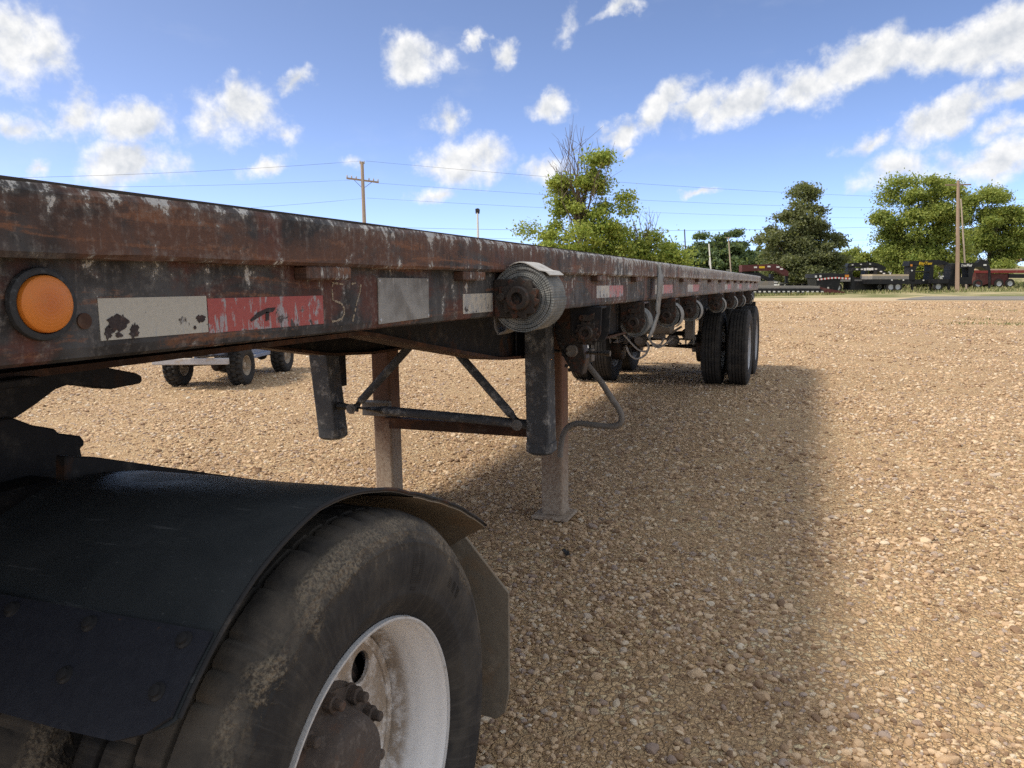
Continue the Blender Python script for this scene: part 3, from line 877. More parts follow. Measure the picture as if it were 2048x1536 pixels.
# folded strap hook under the front winch
hk = MB(); hp = [(1.175, 1.335), (1.177, 1.30), (1.186, 1.283), (1.205, 1.290), (1.232, 1.312), (1.236, 1.330)]
for (a, b) in zip(hp, hp[1:]): hk.bar((a[0], 2.06, a[1]), (b[0], 2.06, b[1]), .085, .005, up=(0, 1, 0))
hkm = MB()
for (a, b) in zip(hp, hp[1:]):
    d = Vector((b[0] - a[0], 0, b[1] - a[1])).normalized(); nx_ = Vector((d.z, 0, -d.x)) * .0025
    vs = []
    for y in (2.02, 2.105):
        for p in (a, b):
            for s_ in (-1, 1): vs.append((p[0] + nx_.x * s_, y, p[1] + nx_.z * s_))
    hkm.add(vs, [(0, 1, 3, 2), (4, 6, 7, 5), (0, 4, 5, 1), (2, 3, 7, 6), (0, 2, 6, 4), (1, 5, 7, 3)])
hkm.build('strap_hook', M_DUSTY, w1)


def hung_winch(y, strap, tail, R=.073, rot=0.0):
    zb = zsb(y); c = Vector((1.165, y, zb - .105)); 
    m = MB()
    for yy in (.012, .150):
        m.prism([(1.090, zb - .002), (1.225 if not strap else 1.215, zb - .002), (1.220, zb - .11), (1.195, zb - .155), (1.130, zb - .155), (1.100, zb - .10)], 'Y', y + yy - .004, y + yy + .004)
    m.bx(1.090, 1.21, y + .016, y + .146, zb - .012, zb - .003); m.bx(1.090, 1.097, y + .016, y + .146, zb - .12, zb - .012)
    m.lathe([(0, .016), (.024, .016), (.024, .146), (0, .146)], c, 'Y', 14)
    w = m.build('strap_winch', M_BLACK if not strap else M_GEAR, trailer, bevel=.002)
    g = gear_mesh(.050, 12, .012, 'ratchet_gear', M_GEAR, w, c + Vector((0, -.008, 0)))
    MB().lathe([(.016, .0), (.027, .0), (.030, .004), (.030, .022), (.016, .022)], (0, 0, 0), 'Y', 24, close=True).build('hub', M_GEAR, w, smooth=True, loc=c + Vector((0, -.026, 0)))
    pm = MB(); pm.prism([(-.030, .060), (-.014, .074), (.010, .070), (.036, .082), (.030, .056), (.010, .046), (-.018, .048)], 'Y', 0, .010)
    pm.lathe([(.005, -.006), (.012, -.006), (.012, .012), (.005, .012)], (-.016, 0, .061), 'Y', 14, close=True)
    pm.build('pawl', M_GEAR, w, loc=c + Vector((0, -.012, 0)), bevel=.001)
    if strap:
        spiral(.026, R, 9, .105, .003, rot).build('strap_roll', M_STRAP, w, uvfun=suv, loc=c + Vector((0, .022, 0)))
    if tail:
        tm = MB()
        for k in range(9):
            a0_, a1_ = math.radians(70 - k * 14), math.radians(70 - (k + 1) * 14)
            r0_, r1_ = R + .006 + .0006 * k, R + .006 + .0006 * (k + 1)
            vs = []
            for a_, r_ in ((a0_, r0_), (a1_, r1_)):
                for dr in (0, .004):
                    for yy in (.020, .128): vs.append((c.x + (r_ + dr) * math.cos(a_), y + yy, c.z + (r_ + dr) * math.sin(a_)))
            tm.add(vs, [(0, 1, 3, 2), (4, 6, 7, 5), (0, 4, 5, 1), (2, 3, 7, 6), (0, 2, 6, 4), (1, 5, 7, 3)])
        tm.build('strap_tail', M_OLDSTRAP, w)
    return w


hung_winch(3.00, False, False)['label'] = 'winch without a strap beside the landing gear'
for y, tl in ((3.86, False), (4.78, True), (5.65, True), (7.25, True), (8.35, True), (9.3, True), (10.5, True)):
    hung_winch(y, True, tl, R=.073 if y < 7 else .068, rot=y)
# strap hanging from the edge of the bed down to the third winch
st = MB(); sp_ = [bk(1318, 527, 0, 1.226), bk(1320, 546, 0, 1.228), bk(1322, 552, 0, 1.232), bk(1320, 580, 0, 1.232), bk(1316, 618, 0, 1.236), bk(1317, 626, 0, 1.24), bk(1306, 660, 0, 1.242), bk(1299, 676, 0, 1.236)]
wid = [.05, .055, .12, .10, .075, .05, .07, .05]
vs = []
for p, w_ in zip(sp_, wid):
    vs += [p + Vector((0, -w_ / 2, 0)), p + Vector((.004, w_ / 2, 0)), p + Vector((-.006, w_ / 2, 0)), p + Vector((-.008, -w_ / 2, 0))]
st.add(vs, [(i * 4 + j, i * 4 + (j + 1) % 4, (i + 1) * 4 + (j + 1) % 4, (i + 1) * 4 + j) for i in range(7) for j in range(4)] + [(0, 1, 2, 3), (31, 30, 29, 28)])
st.build('hanging_strap', M_OLDSTRAP, trailer, smooth='all')['label'] = 'loose pale strap hanging over the rail edge'

# --- landing gear
def octo(c, w, ch):
    h = w / 2; x, y = c
    return [(x - h + ch, y - h), (x + h - ch, y - h), (x + h, y - h + ch), (x + h, y + h - ch), (x + h - ch, y + h), (x - h + ch, y + h), (x - h, y + h - ch), (x - h, y - h + ch)]


def tapered(polyA, zA, polyB, zB):
    m = MB(); n = len(polyA)
    return m.add([(*p, zA) for p in polyA] + [(*p, zB) for p in polyB], [tuple(range(n))[::-1], tuple(range(n, 2 * n))] + [(i, (i + 1) % n, n + (i + 1) % n, n + i) for i in range(n)])


for sgn, xt, xb in ((1, .655, .655), (-1, -.735, -.690)):
    h = tapered(octo((xb, 3.88), .128, .005), .545, octo((xt, 3.86), .128, .005), 1.21).build('leg_housing', M_DARKPOST, trailer, bevel=.003)
    cp = tapered(octo((xb, 3.88), .112, .030), .497, octo((xb, 3.88), .140, .020), .512); cp2 = tapered(octo((xb, 3.88), .140, .020), .512, octo((xb, 3.88), .140, .018), .562)
    cp.add(cp2.v, cp2.f); cp.build('end_cap', M_DARKPOST, h)
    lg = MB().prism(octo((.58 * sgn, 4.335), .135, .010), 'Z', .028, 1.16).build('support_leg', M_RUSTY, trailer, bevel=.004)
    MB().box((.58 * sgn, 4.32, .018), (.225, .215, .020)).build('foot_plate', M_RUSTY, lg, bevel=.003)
    if sgn < 0: MB().bx(-.735, -.69, 3.952, 4.05, .80, 1.0).build('bracket', M_BLACK, h)
MB().tube([(-.62, 3.85, .705), (-.30, 3.845, .693), (.30, 3.85, .672), (.60, 3.85, .658)], .026, 14).build('cross_tube', M_DARKPOST, trailer, smooth=True)
for a, b in (((-.50, 3.835, .700), (-.10, 3.84, 1.09)), ((.545, 3.835, .662), (.135, 3.84, 1.09))):
    d = MB(); A, B = Vector(a), Vector(b)
    d.tube([A, A.lerp(B, .12), A.lerp(B, .9), B], [.030, .024, .024, .024], 12); o = d.build('diagonal_brace', M_DARKPOST, trailer, smooth=True)
    MB().lathe([(0, -.05), (.016, -.05), (.018, -.044), (.030, -.042), (.030, -.036), (0, -.036)], A, 'Y', 14).build('bolt', M_DUSTY, o, smooth=True)
MB().bx(-.52, .52, 4.25, 4.262, .500, .578).build('cross_channel', M_BROWN, trailer, bevel=.002)
MB().bx(-.52, .52, 4.19, 4.249, .572, .579).build('channel_flange', M_BROWN, trailer)
MB().bx(-.70, -.50, 4.225, 4.262, .580, .678).build('channel_bracket', M_DUSTY, trailer, bevel=.002)
MB().bx(-.70, -.50, 4.17, 4.224, .672, .679).build('bracket_lip', M_DUSTY, trailer)
# gear box, chain plate and crank handle
gx = MB(); gx.prism([(.73, 1.24), (.80, 1.26), (.86, 1.20), (.90, 1.02), (.88, .93), (.82, .95), (.755, 1.06), (.73, 1.14)], 'Y', 3.90, 3.985)
gb_ = gx.build('gear_box', M_GEAR, trailer, bevel=.006)
MB().lathe([(0, -.02), (.03, -.02), (.034, -.012), (.034, 0), (0, 0)], (.825, 3.90, 1.06), 'Y', 16).build('gear_box_cover', M_DUSTY, gb_, smooth=True)
MB().tube([(.60, 3.95, 1.055), (1.02, 3.95, 1.045)], .016, 12).build('crank_shaft', M_DUSTY, gb_, smooth=True)
ch = MB()
for k in range(13):
    t_ = k / 12; ch.box((.745 + .07 * t_ + .012 * math.sin(k * 2.1), 3.885, 1.20 - .24 * t_), (.016, .010, .018), (0, .4 + k, 0))
ch.build('chain', M_BLACK, gb_)
cy = 4.06
cp_ = [(1158, 700), (1170, 722), (1185, 742), (1205, 768), (1222, 795), (1236, 815), (1243, 832), (1240, 847), (1222, 853), (1190, 850), (1158, 847), (1138, 853), (1127, 868), (1122, 890), (1120, 914)]
def smooth_path(pts, k=4):
    P = [Vector(p) for p in pts]; out = []
    for i in range(len(P) - 1):
        p0, p1, p2, p3 = P[max(i - 1, 0)], P[i], P[i + 1], P[min(i + 2, len(P) - 1)]
        for j in range(k):
            t_ = j / k
            out.append(.5 * ((2 * p1) + (p2 - p0) * t_ + (2 * p0 - 5 * p1 + 4 * p2 - p3) * t_ ** 2 + (3 * p1 - p0 - 3 * p2 + p3) * t_ ** 3))
    out.append(P[-1]); return out
cpath = smooth_path([bk(x, y, 1, cy) for x, y in cp_])
ck = MB().tube(cpath, .0165, 12).build('crank_handle', M_DUSTY, gb_, smooth=True); ck['label'] = 'bent grey crank handle'
ue = MB(); ue.bx(.82, .86, 3.99, 4.05, .985, 1.11); ue.bx(.85, .90, 4.02, 4.08, .99, 1.06); ue.build('crank_joint', M_DUSTY, gb_, bevel=.004)
# side plate behind the second winch
MB().bx(1.05, 1.175, 3.215, 3.224, zsb(3.2) - .155, zsb(3.2) - .001).build('bracket_plate', M_GEAR, trailer, bevel=.002)
MB().bx(.60, 1.10, 3.60, 3.608, zsb(3.6) - .09, zsb(3.6) + .02).build('brace_plate', M_BROWN, trailer, bevel=.002)


# --- rear axles and wheels
def tyre_profile(R, w, rim_r, groov=4, gd=.012):
    h = w / 2; P = [(rim_r, -h * .74), (rim_r + .012, -h * .80), (rim_r + .04, -h * .95), (rim_r + .085, -h), (R - .075, -h * .985), (R - .035, -h * .90), (R - .012, -h * .82), (R - .002, -h * .76)]
    tw = h * .74; gw = .010
    for k in range(groov):
        c = -tw + (k + 1) * 2 * tw / (groov + 1)
        P += [(R, c - gw / 2), (R - gd, c - gw / 2 + .001), (R - gd, c + gw / 2 - .001), (R, c + gw / 2)]
    P += [(R - .002, h * .76), (R - .012, h * .82), (R - .035, h * .90), (R - .075, h * .985), (rim_r + .085, h), (rim_r + .04, h * .95), (rim_r + .012, h * .80), (rim_r, h * .74)]
    return P


def disc_with_holes(R, r, nh, hr, hc, x, th, n=48):
    pts = []; edges = []
    def loop(cx, cy, rad, m):
        s0 = len(pts)
        for k in range(m):
            a = 2 * PI * k / m; pts.append(Vector((cx + rad * math.cos(a), cy + rad * math.sin(a))))
        edges.extend((s0 + k, s0 + (k + 1) % m) for k in range(m))
    loop(0, 0, R, n); loop(0, 0, r, n // 2)
    cs = [(hc * math.cos(2 * PI * k / nh + .3), hc * math.sin(2 * PI * k / nh + .3)) for k in range(nh)]
    for c in cs: loop(c[0], c[1], hr, 18)
    v, e, f, *_ = delaunay_2d_cdt(pts, edges, [], 0, 1e-6)
    F = []
    for t_ in f:
        g = sum((v[i] for i in t_), Vector((0, 0))) / len(t_); d = g.length
        if d < r or d > R or any((g - Vector(c)).length < hr * .97 for c in cs): continue
        F.append(tuple(t_))
    m = MB(); nv = len(v)
    m.add([(x, q.x, q.y) for q in v] + [(x - th, q.x, q.y) for q in v], F + [tuple(nv + i for i in t_)[::-1] for t_ in F])
    cnt = {}
    for t_ in F:
        for a, b in zip(t_, t_[1:] + t_[:1]): cnt[(a, b)] = cnt.get((a, b), 0) + 1
    m.f += [(a, b, b + nv, a + nv) for (a, b) in cnt if (b, a) not in cnt]
    return m


tyre_me = None
def trailer_wheel(x, y, out):
    """one wheel of a dual pair: x centre, out = +1 / -1 side the dish opens to"""
    global tyre_me, rimo_me
    R, w = .507, .262
    wl = bpy.data.objects.new('wheel', None); COL.objects.link(wl); wl.parent = trailer; wl.location = (x, y, R - .004); wl.rotation_euler = (rnd.uniform(0, 6), 0, 0)
    wl.empty_display_size = .1
    if tyre_me is None:
        o = MB().lathe(tyre_profile(R, w, .292), (0, 0, 0), 'X', 64).build('tyre', M_TYRE, wl, smooth=True); tyre_me = o
        rm = MB().lathe([(.294, .100), (.300, .104), (.302, .112), (.295, .114), (.288, .102), (.275, .06), (.262, .03), (.262, -.06), (.288, -.102), (.296, -.110), (.294, -.100)], (0, 0, 0), 'X', 48)
        dm = disc_with_holes(.264, .07, 5, .035, .185, .02, .012); rm.add(dm.v, dm.f)
        rm.lathe([(.07, .02), (.085, .05), (.082, .09), (.05, .10), (0, .10)], (0, 0, 0), 'X', 24)
        rimo_me = rm.build('rim', M_ALU, wl, smooth=True)
    else:
        for s_, nm in ((tyre_me, 'tyre'), (rimo_me, 'rim')):
            c = bpy.data.objects.new(nm, s_.data); COL.objects.link(c); c.parent = wl
            if nm == 'rim': c.rotation_euler = (0, 0, 0 if out > 0 else PI)
    return wl


AX = (10.72, 11.97)
for y in AX:
    for s in (1, -1):
        trailer_wheel(s * 1.080, y, s); trailer_wheel(s * .742, y, -s)
    a = MB().tube([(-1.0, y, .503), (1.0, y, .503)], .065, 16).build('axle', M_DUSTY, trailer, smooth=True)
    for s in (1, -1):
        MB().lathe([(.0, -.05), (.20, -.05), (.21, -.04), (.21, .11), (.18, .12), (0, .12)], (s * .60 - .03, y, .503), 'X', 28).build('brake_drum', M_GEAR, a, smooth=True)
        sp2 = MB()
        for k in range(5):
            L = .50 - k * .09; sp2.bx(s * .50 - .038, s * .50 + .038, y - L, y + L, .575 + k * .014, .587 + k * .014)
        sp2.bx(s * .50 - .05, s * .50 + .05, y - .06, y + .06, .43, .66)
        sp2.build('leaf_spring', M_DUSTY, a, bevel=.002)
        bc = MB().lathe([(0, -.085), (.05, -.085), (.075, -.06), (.082, -.005), (.090, 0), (.090, .012), (.082, .018), (.078, .06), (.06, .085), (0, .09)], (s * .22, y - .24, .60), 'Y', 20)
        bc.tube([(s * .22, y - .16, .60), (s * .30, y - .06, .54)], .014, 8); bc.build('brake_chamber', M_DUSTY, a, smooth=True)
for y in (AX[0] - .60, (AX[0] + AX[1]) / 2, AX[1] + .55):
    for s in (1, -1):
        h = MB(); h.prism([(y - .09, 1.0), (y + .09, 1.0), (y + .07, .70), (y + .03, .58), (y - .03, .58), (y - .07, .70)], 'X', s * .50 - .055, s * .50 - .045)
        h.prism([(y - .09, 1.0), (y + .09, 1.0), (y + .07, .70), (y + .03, .58), (y - .03, .58), (y - .07, .70)], 'X', s * .50 + .045, s * .50 + .055)
        h.bx(s * .50 - .045, s * .50 + .045, y - .075, y - .066, .66, 1.0); h.lathe([(0, -.075), (.022, -.075), (.022, .075), (0, .075)], (s * .50, y, .66), 'X', 12)
        h.build('spring_hanger', M_DUSTY, trailer, bevel=.003)
MB().tube([(-.5, AX[0] - .60, .72), (.5, AX[0] - .60, .72)], .04, 12).build('hanger_tube', M_BLACK, trailer, smooth=True)
at_ = MB().lathe([(0, -.36), (.07, -.355), (.115, -.32), (.120, -.28), (.120, .28), (.115, .32), (.07, .355), (0, .36)], (0, 9.75, .86), 'X', 24).build('air_tank', M_DUSTY, trailer, smooth=True)
for pts in ([(1246, 668), (1254, 676), (1266, 690), (1278, 700), (1292, 703), (1298, 695), (1296, 686)],
            [(1252, 690), (1258, 706), (1268, 716), (1278, 717), (1290, 710), (1297, 697), (1294, 684)],
            [(1300, 678), (1306, 690), (1316, 695), (1328, 690), (1338, 682), (1346, 676)],
            [(1330, 672), (1322, 688), (1312, 690), (1302, 684), (1298, 674)]):
    MB().tube(smooth_path([bk(x, y, 1, 9.9) for x, y in pts], 3), .013, 7).build('air_hose', M_HOSE, trailer, smooth=True)
vb = MB(); vb.bx(.05, .20, 9.95, 10.05, .66, .76); vb.tube([(.1, 9.95, .70), (.3, 9.95, .74), (.42, 9.97, .82)], .016, 8); vb.tube([(.16, 9.95, .64), (.34, 9.95, .70)], .012, 8); vb.build('relay_valve', M_DUSTY, trailer, bevel=.004)
# mud flaps and bumper at the back
for s in (1, -1): MB().bx(s * .86 - .26, s * .86 + .26, Y1 - .02 + .55, Y1 - .01 + .55, .35, 1.05).build('mud_flap', M_BLACK, trailer)
MB().bx(-1.1, 1.1, Y1 + .02, Y1 + .52, 1.10, 1.19).build('bumper_frame', M_BLACK, trailer, bevel=.004)


# ------------------------------------------------------------------ road tractor (rear end)
tractor = tag(empty('road_tractor', (0, 0, 0)), 'rear end of a black road tractor coupled under the flatbed nose', 'truck')
WY, WZ, TR = 1.152, .4975, .508
M_FENDER = material('black_plastic_fender', lambda t: (lambda p: (lambda n, f, s: dict(
    color=t.mix(t.smooth(s, .62, .72, 0, .35), t.mix(n, (.017, .021, .025), (.042, .050, .056)), (.16, .17, .18)),
    rough=t.lin(n, .3, .7, .34, .62), spec=.45, normal=t.bump(t.math('ADD', n, f), .12, .003)))(
        t.noise(p, 5, 7, .68, .5), t.noise(p, 60, 5, .7), t.math('MAXIMUM', t.noise(t.vmath('MULTIPLY', p, (6, 60, 60)), 1.0, 4, .6), t.math('SUBTRACT', t.noise(p, 140, 3, .7), .03))))(t.coord('Object')))
def m_flapplate(t):
    p = t.coord('Object'); n = t.noise(p, 8, 6, .65, .3); f = t.noise(p, 48, 5, .7); z = t.sep(p)[2]
    c = t.mix(f, (.010, .012, .020), (.030, .034, .046))
    c = t.mix(t.smooth(n, .64, .70, 0, .8), c, t.mix(f, (.10, .045, .018), (.24, .14, .06)))
    c = t.mix(t.math('MULTIPLY', t.smooth(z, .86, .80), t.smooth(f, .45, .62, 0, .55)), c, (.22, .22, .24))
    return dict(color=c, rough=.55, spec=.4, normal=t.bump(t.math('ADD', n, f), .3, .004))


M_FPLATE = material('scraped_fender_plate', m_flapplate)
M_FLAP = material('dusty_mud_flap', m_worn((.20, .175, .14), (.22, .17, .12), .4, dust=(.36, .32, .26), dustamt=.8, scale=6, rough=.9))
M_RAW = material('bare_rim_edge', m_worn((.50, .51, .52), (.3, .27, .24), .15, dustamt=.3, scale=30, rough=.4))
M_HUB = material('rusty_hub', m_worn((.075, .062, .055), (.10, .065, .05), .3, dust=(.20, .175, .155), dustamt=.5, scale=20))


def dual(sgn):
    for inner in (0, 1):
        cx = (1.158 if not inner else .822) * sgn
        wl = bpy.data.objects.new('wheel', None); COL.objects.link(wl); wl.parent = tractor; wl.location = (cx, WY, WZ); wl.empty_display_size = .1
        R, h = TR, .150
        tw = .116
        P = [(.295, -.105), (.305, -.118), (.33, -.138), (.38, -.150), (.43, -.148), (.466, -.136), (.486, -.122), (.501, -.104)]
        for c in (-.058, 0, .058): P += [(R, c - .022), (R, c - .006), (R - .014, c - .005), (R - .014, c + .005), (R, c + .006), (R, c + .022)]
        P += [(.501, .104), (.486, .122), (.472, .132), (.470, .137), (.464, .1385), (.451, .1440), (.449, .1465), (.445, .1470), (.443, .1465), (.43, .1510), (.405, .1520), (.38, .1510), (.355, .1465), (.352, .1475), (.347, .1465), (.33, .139), (.312, .126), (.300, .1185), (.295, .110)]
        def rf(r, a, t, j):
            if r > .5075:   # tread blocks
                k = (t * 66 / (2 * PI) + (0 if a > 0 else .5)) % 1.0
                return r - (.006 if k < .10 else 0)
            if .49 <= r <= .5075:
                k = (t * 66 / (2 * PI) + (0 if a > 0 else .5)) % 1.0
                return r - (.002 if k < .10 else 0)
            return r
        ty = MB().lathe(P, (0, 0, 0), 'X', 396, rf).build('tyre', M_TYREM, wl, smooth=True)
        if sgn < 0: ty.rotation_euler = (0, 0, PI)
        if inner:
            rm = MB().lathe([(.296, -.104), (.302, -.112), (.288, -.10), (.262, -.05), (.262, .05), (.288, .10), (.302, .112), (.296, .104)], (0, 0, 0), 'X', 40)
            rm.build('rim', M_WHITE, wl, smooth=True); continue
        # deep white dish of the outer wheel; +x is outboard
        D = [(.296, .108), (.3005, .116), (.3025, .124), (.3005, .1285), (.2955, .1285), (.2925, .122), (.2900, .112), (.2870, .098), (.2800, .085), (.2765, .060), (.2745, .030), (.2700, .010), (.2640, -.010), (.2630, -.035), (.262, -.055)]
        rm = MB().lathe(D, (0, 0, 0), 'X', 96)
        rim = rm.build('rim', M_WHITE, wl, smooth=True)
        edge = MB().lathe([(.2968, .1262), (.3012, .1295), (.3030, .1255), (.3018, .1200), (.3045, .1230), (.3025, .1312), (.2985, .1316), (.2945, .1290)], (0, 0, 0), 'X', 96, close=True).build('rim_edge', M_RAW, wl, smooth=True)
        dm = disc_with_holes(.2625, .120, 5, .034, .200, .0, .011, 80)
        dsk = dm.build('disc', M_WHITE, wl, bevel=.0015)
        if sgn > 0: dsk.rotation_euler = (math.radians(24), 0, 0)
        MB().lathe([(.262, -.012), (.262, .004), (.255, .006), (.246, .004), (.244, .0005), (.244, -.012)], (0, 0, 0), 'X', 80, close=True).build('disc_bead', M_WHITE, wl, smooth=True)
        hb = MB().lathe([(.200, -.09), (.200, -.03), (.180, -.03), (.180, -.022), (.150, .012), (.150, .018), (.128, .020), (.118, .030), (.108, .060), (.100, .074), (.090, .080), (.0, .082)], (0, 0, 0), 'X', 40)
        hub = hb.build('hub', M_HUB, wl, smooth=True)
        MB().lathe([(.205, -.10), (.222, -.10), (.222, -.02), (.205, -.02)], (-.02, 0, 0), 'X', 36, close=True).build('brake_drum', M_HUB, wl, smooth=True)
        for k in range(10):
            a = 2 * PI * (k + .5) / 10; c = (.0, .138 * math.cos(a), .138 * math.sin(a))
            n_ = MB(); n_.prism([(c[1] + .019 * math.cos(q * PI / 3), c[2] + .019 * math.sin(q * PI / 3)) for q in range(6)], 'X', .016, .040)
            n_.lathe([(.023, .016), (.023, .021), (.0, .021)], c, 'X', 14); n_.lathe([(.011, .03), (.011, .056), (.008, .059), (0, .059)], c, 'X', 10)
            n_.build('lug_nut', M_HUB, wl, bevel=.0015)
        if sgn < 0: wl.rotation_euler = (0, 0, PI)
    return wl


dual(1); dual(-1)
near = [o for o in tractor.children if o.name.startswith('wheel') and o.location.x > 1.0][0]
hm = MB()
def side_x(r):   # sidewall profile of the near tyre, outboard
    P = [(.30, .1185), (.312, .126), (.33, .139), (.355, .1465), (.38, .1510), (.405, .1520), (.43, .1505), (.451, .1440), (.472, .132)]
    for (a, xa), (b, xb) in zip(P, P[1:]):
        if r <= b: return xa + (xb - xa) * (r - a) / (b - a)
    return .137
def rib(a0, a1, r, h=.0012, w=.0016):
    q = []
    for k in range(5):
        a = math.radians(a0 + (a1 - a0) * k / 4); q.append(Vector((side_x(r) + h * .3, r * math.cos(a), r * math.sin(a))))
    for p, s_ in zip(q, q[1:]): hm.bar(p, s_, w, h, up=(1, 0, 0))
for k in range(17):
    r = .372 + k * .0037
    if k in (5, 6, 7, 8): rib(66.5, 68.4, r); rib(71.3, 73, r)
    else: rib(66.5, 73, r)
for k in range(8): rib(68, 71.5, .336 + k * .0037)
for a0 in (38.5, 42, 45.5):
    for k in range(6): rib(a0, a0 + 2.0, .392 + k * .0040)
for a in range(0, 360, 5): rib(a, a + 1.1, .468, .002, .003)
hm.build('sidewall_ribs', M_TYREM, near)
MB().tube([(-1.0, WY, WZ), (1.0, WY, WZ)], .075, 16).build('axle', M_BLACK, tractor, smooth=True)
MB().lathe([(0, -.2), (.1, -.18), (.17, -.08), (.18, .02), (.13, .12), (0, .15)], (0, WY, WZ), 'Y', 20).build('differential', M_BLACK, tractor, smooth=True)

# fender: rolled sheet over the tyres, r(angle)
FA = [(31, .643), (36, .620), (41, .598), (52, .564), (62, .545), (72, .540), (85, .553), (103, .583), (119, .590), (134, .590), (146, .592), (157, .598)]
def fr(a):
    for (a0, r0), (a1, r1) in zip(FA, FA[1:]):
        if a <= a1 or a1 == FA[-1][0]:
            t_ = (a - a0) / (a1 - a0); t_ = max(0, min(1, t_)); return r0 + (r1 - r0) * (t_)
def fpt(x, a, dr=0.0):
    r = fr(a) + dr; return (x, WY + r * math.cos(math.radians(a)), WZ + r * math.sin(math.radians(a)))


def fender(sgn):
    m = MB(); xs_ = [.66, .70, .80, .90, 1.0, 1.08, 1.15, 1.20, 1.24, 1.268, 1.280]; na = 60; vs = []
    for layer in (0.0, -.0055):
        for x in xs_:
            a0 = 32 - (1.28 - x) * 77   # rear end cut on the slant
            for i in range(na):
                s_ = i / (na - 1); a1 = 143.4 if x < 1.23 else (142.0 if x < 1.25 else (140.6 if x < 1.275 else 139.4)); a = a0 + (a1 - a0) * s_
                rr = .0 if a >= 31 else (31 - a) * .0028
                p = Vector(fpt(x, max(a, 31) if a > 31 else 31, layer))
                if a < 31:
                    r = FA[0][1] + rr + layer; p = Vector((x, WY + r * math.cos(math.radians(a)), WZ + r * math.sin(math.radians(a))))
                sag = -.010 * max(0, (.86 - x) / .2)
                vs.append((sgn * p.x, p.y, p.z + sag + .004 * math.sin(x * 9 + s_ * 5)))
    nxs = len(xs_); L = nxs * na; fs = []
    for l_ in (0, 1):
        for j in range(nxs - 1):
            for i in range(na - 1): fs.append(tuple(l_ * L + q for q in (j * na + i, (j + 1) * na + i, (j + 1) * na + i + 1, j * na + i + 1)))
    for i in range(na - 1):
        fs.append((i, i + 1, L + i + 1, L + i)); b = (nxs - 1) * na; fs.append((b + i, L + b + i, L + b + i + 1, b + i + 1))
    for j in range(nxs - 1):
        fs.append((j * na, L + j * na, L + (j + 1) * na, (j + 1) * na)); fs.append((j * na + na - 1, (j + 1) * na + na - 1, L + (j + 1) * na + na - 1, L + j * na + na - 1))
    m.add(vs, fs); o = m.build('fender', M_FENDER, tractor, smooth=True)
    bead = MB(); bead.tube([vs[(nxs - 1) * na + i] for i in range(na)], .0036, 8); bead.build('edge_bead', M_BLACK, o, smooth=True)
    ln = MB(); lv = []
    for dz in (-.0008, -.0030):   # dust caked on the underside of the rear lip
        for j in range(1, nxs):
            for i in range(0, 22):
                p = Vector(vs[L + j * na + i]); c = Vector((p.x, WY, WZ)); d_ = (p - c).normalized(); lv.append(p + d_ * dz)
    n1_, n2_ = nxs - 1, 22; L2 = n1_ * n2_; lf = []
    for l_ in (0, 1):
        for j in range(n1_ - 1):
            for i in range(n2_ - 1): lf.append(tuple(l_ * L2 + q for q in (j * n2_ + i, (j + 1) * n2_ + i, (j + 1) * n2_ + i + 1, j * n2_ + i + 1)))
    for i in range(n2_ - 1):
        for j in (0, n1_ - 1): lf.append((j * n2_ + i, j * n2_ + i + 1, L2 + j * n2_ + i + 1, L2 + j * n2_ + i))
    ln.add(lv, lf).build('dirt_crust', M_FLAP, o, smooth=True)
    return o


fender(1); fender(-1)
# bolted steel plate on the front lower end of the fender
fp = MB(); vs = []
xs_ = [.66, .85, 1.0, 1.10, 1.20, 1.245, 1.272]
na = 14
for layer in (.007, .0015):
    for x in xs_:
        end = {1.272: 139.8, 1.245: 142.2, 1.20: 143.9}.get(x, 144.2)
        for i in range(na):
            a0_ = 129.6 - (x - .66) * 1.2; a = a0_ + (end - a0_) * i / (na - 1); vs.append(fpt(x, a, layer))
nxs = len(xs_); L = nxs * na; fs = []
for l_ in (0, 1):
    for j in range(nxs - 1):
        for i in range(na - 1): fs.append(tuple(l_ * L + q for q in (j * na + i, (j + 1) * na + i, (j + 1) * na + i + 1, j * na + i + 1)))
for i in range(na - 1):
    fs.append((i, i + 1, L + i + 1, L + i)); b = (nxs - 1) * na; fs.append((b + i, L + b + i, L + b + i + 1, b + i + 1))
for j in range(nxs - 1):
    fs.append((j * na, L + j * na, L + (j + 1) * na, (j + 1) * na)); fs.append((j * na + na - 1, (j + 1) * na + na - 1, L + (j + 1) * na + na - 1, L + j * na + na - 1))
fpo = fp.add(vs, fs).build('fender_plate', M_FPLATE, tractor, smooth=True); fpo['label'] = 'scraped steel plate bolted to the lower fender'
for (x, a) in ((1.235, 130.6), (1.06, 131.0), (.90, 131.2), (1.07, 138.0), (1.235, 137.4), (.86, 138.5)):
    p = Vector(fpt(x, a, .007)); n_ = Vector((0, math.cos(math.radians(a)), math.sin(math.radians(a))))
    b = MB().lathe([(0, 0), (.0125, 0), (.0125, .002), (.0080, .003), (.0080, .008), (.005, .009), (0, .009)], (0, 0, 0), 'Z', 12).build('bolt', M_BLACK, fpo, smooth=True)
    b.location = p; b.rotation_euler = n_.to_track_quat('Z', 'Y').to_euler()
# mud flaps behind the wheels
for s in (1, -1):
    fl = MB(); FY = 1.82; P = [(.70, .26), (1.245, .235), (1.272, .262), (1.284, .33), (1.287, .605), (1.165, .745), (1.10, .80), (.70, .80)]
    m_ = [(x * s, z) for x, z in P]
    fl.prism(m_, 'Y', FY, FY + .009)
    fl.build('mud_flap', M_FLAP, tractor, bevel=.002)
    MB().bx(min(.43 * s, 1.12 * s), max(.43 * s, 1.12 * s), FY + .009, FY + .035, .775, .81).build('flap_bracket', M_BLACK, tractor)
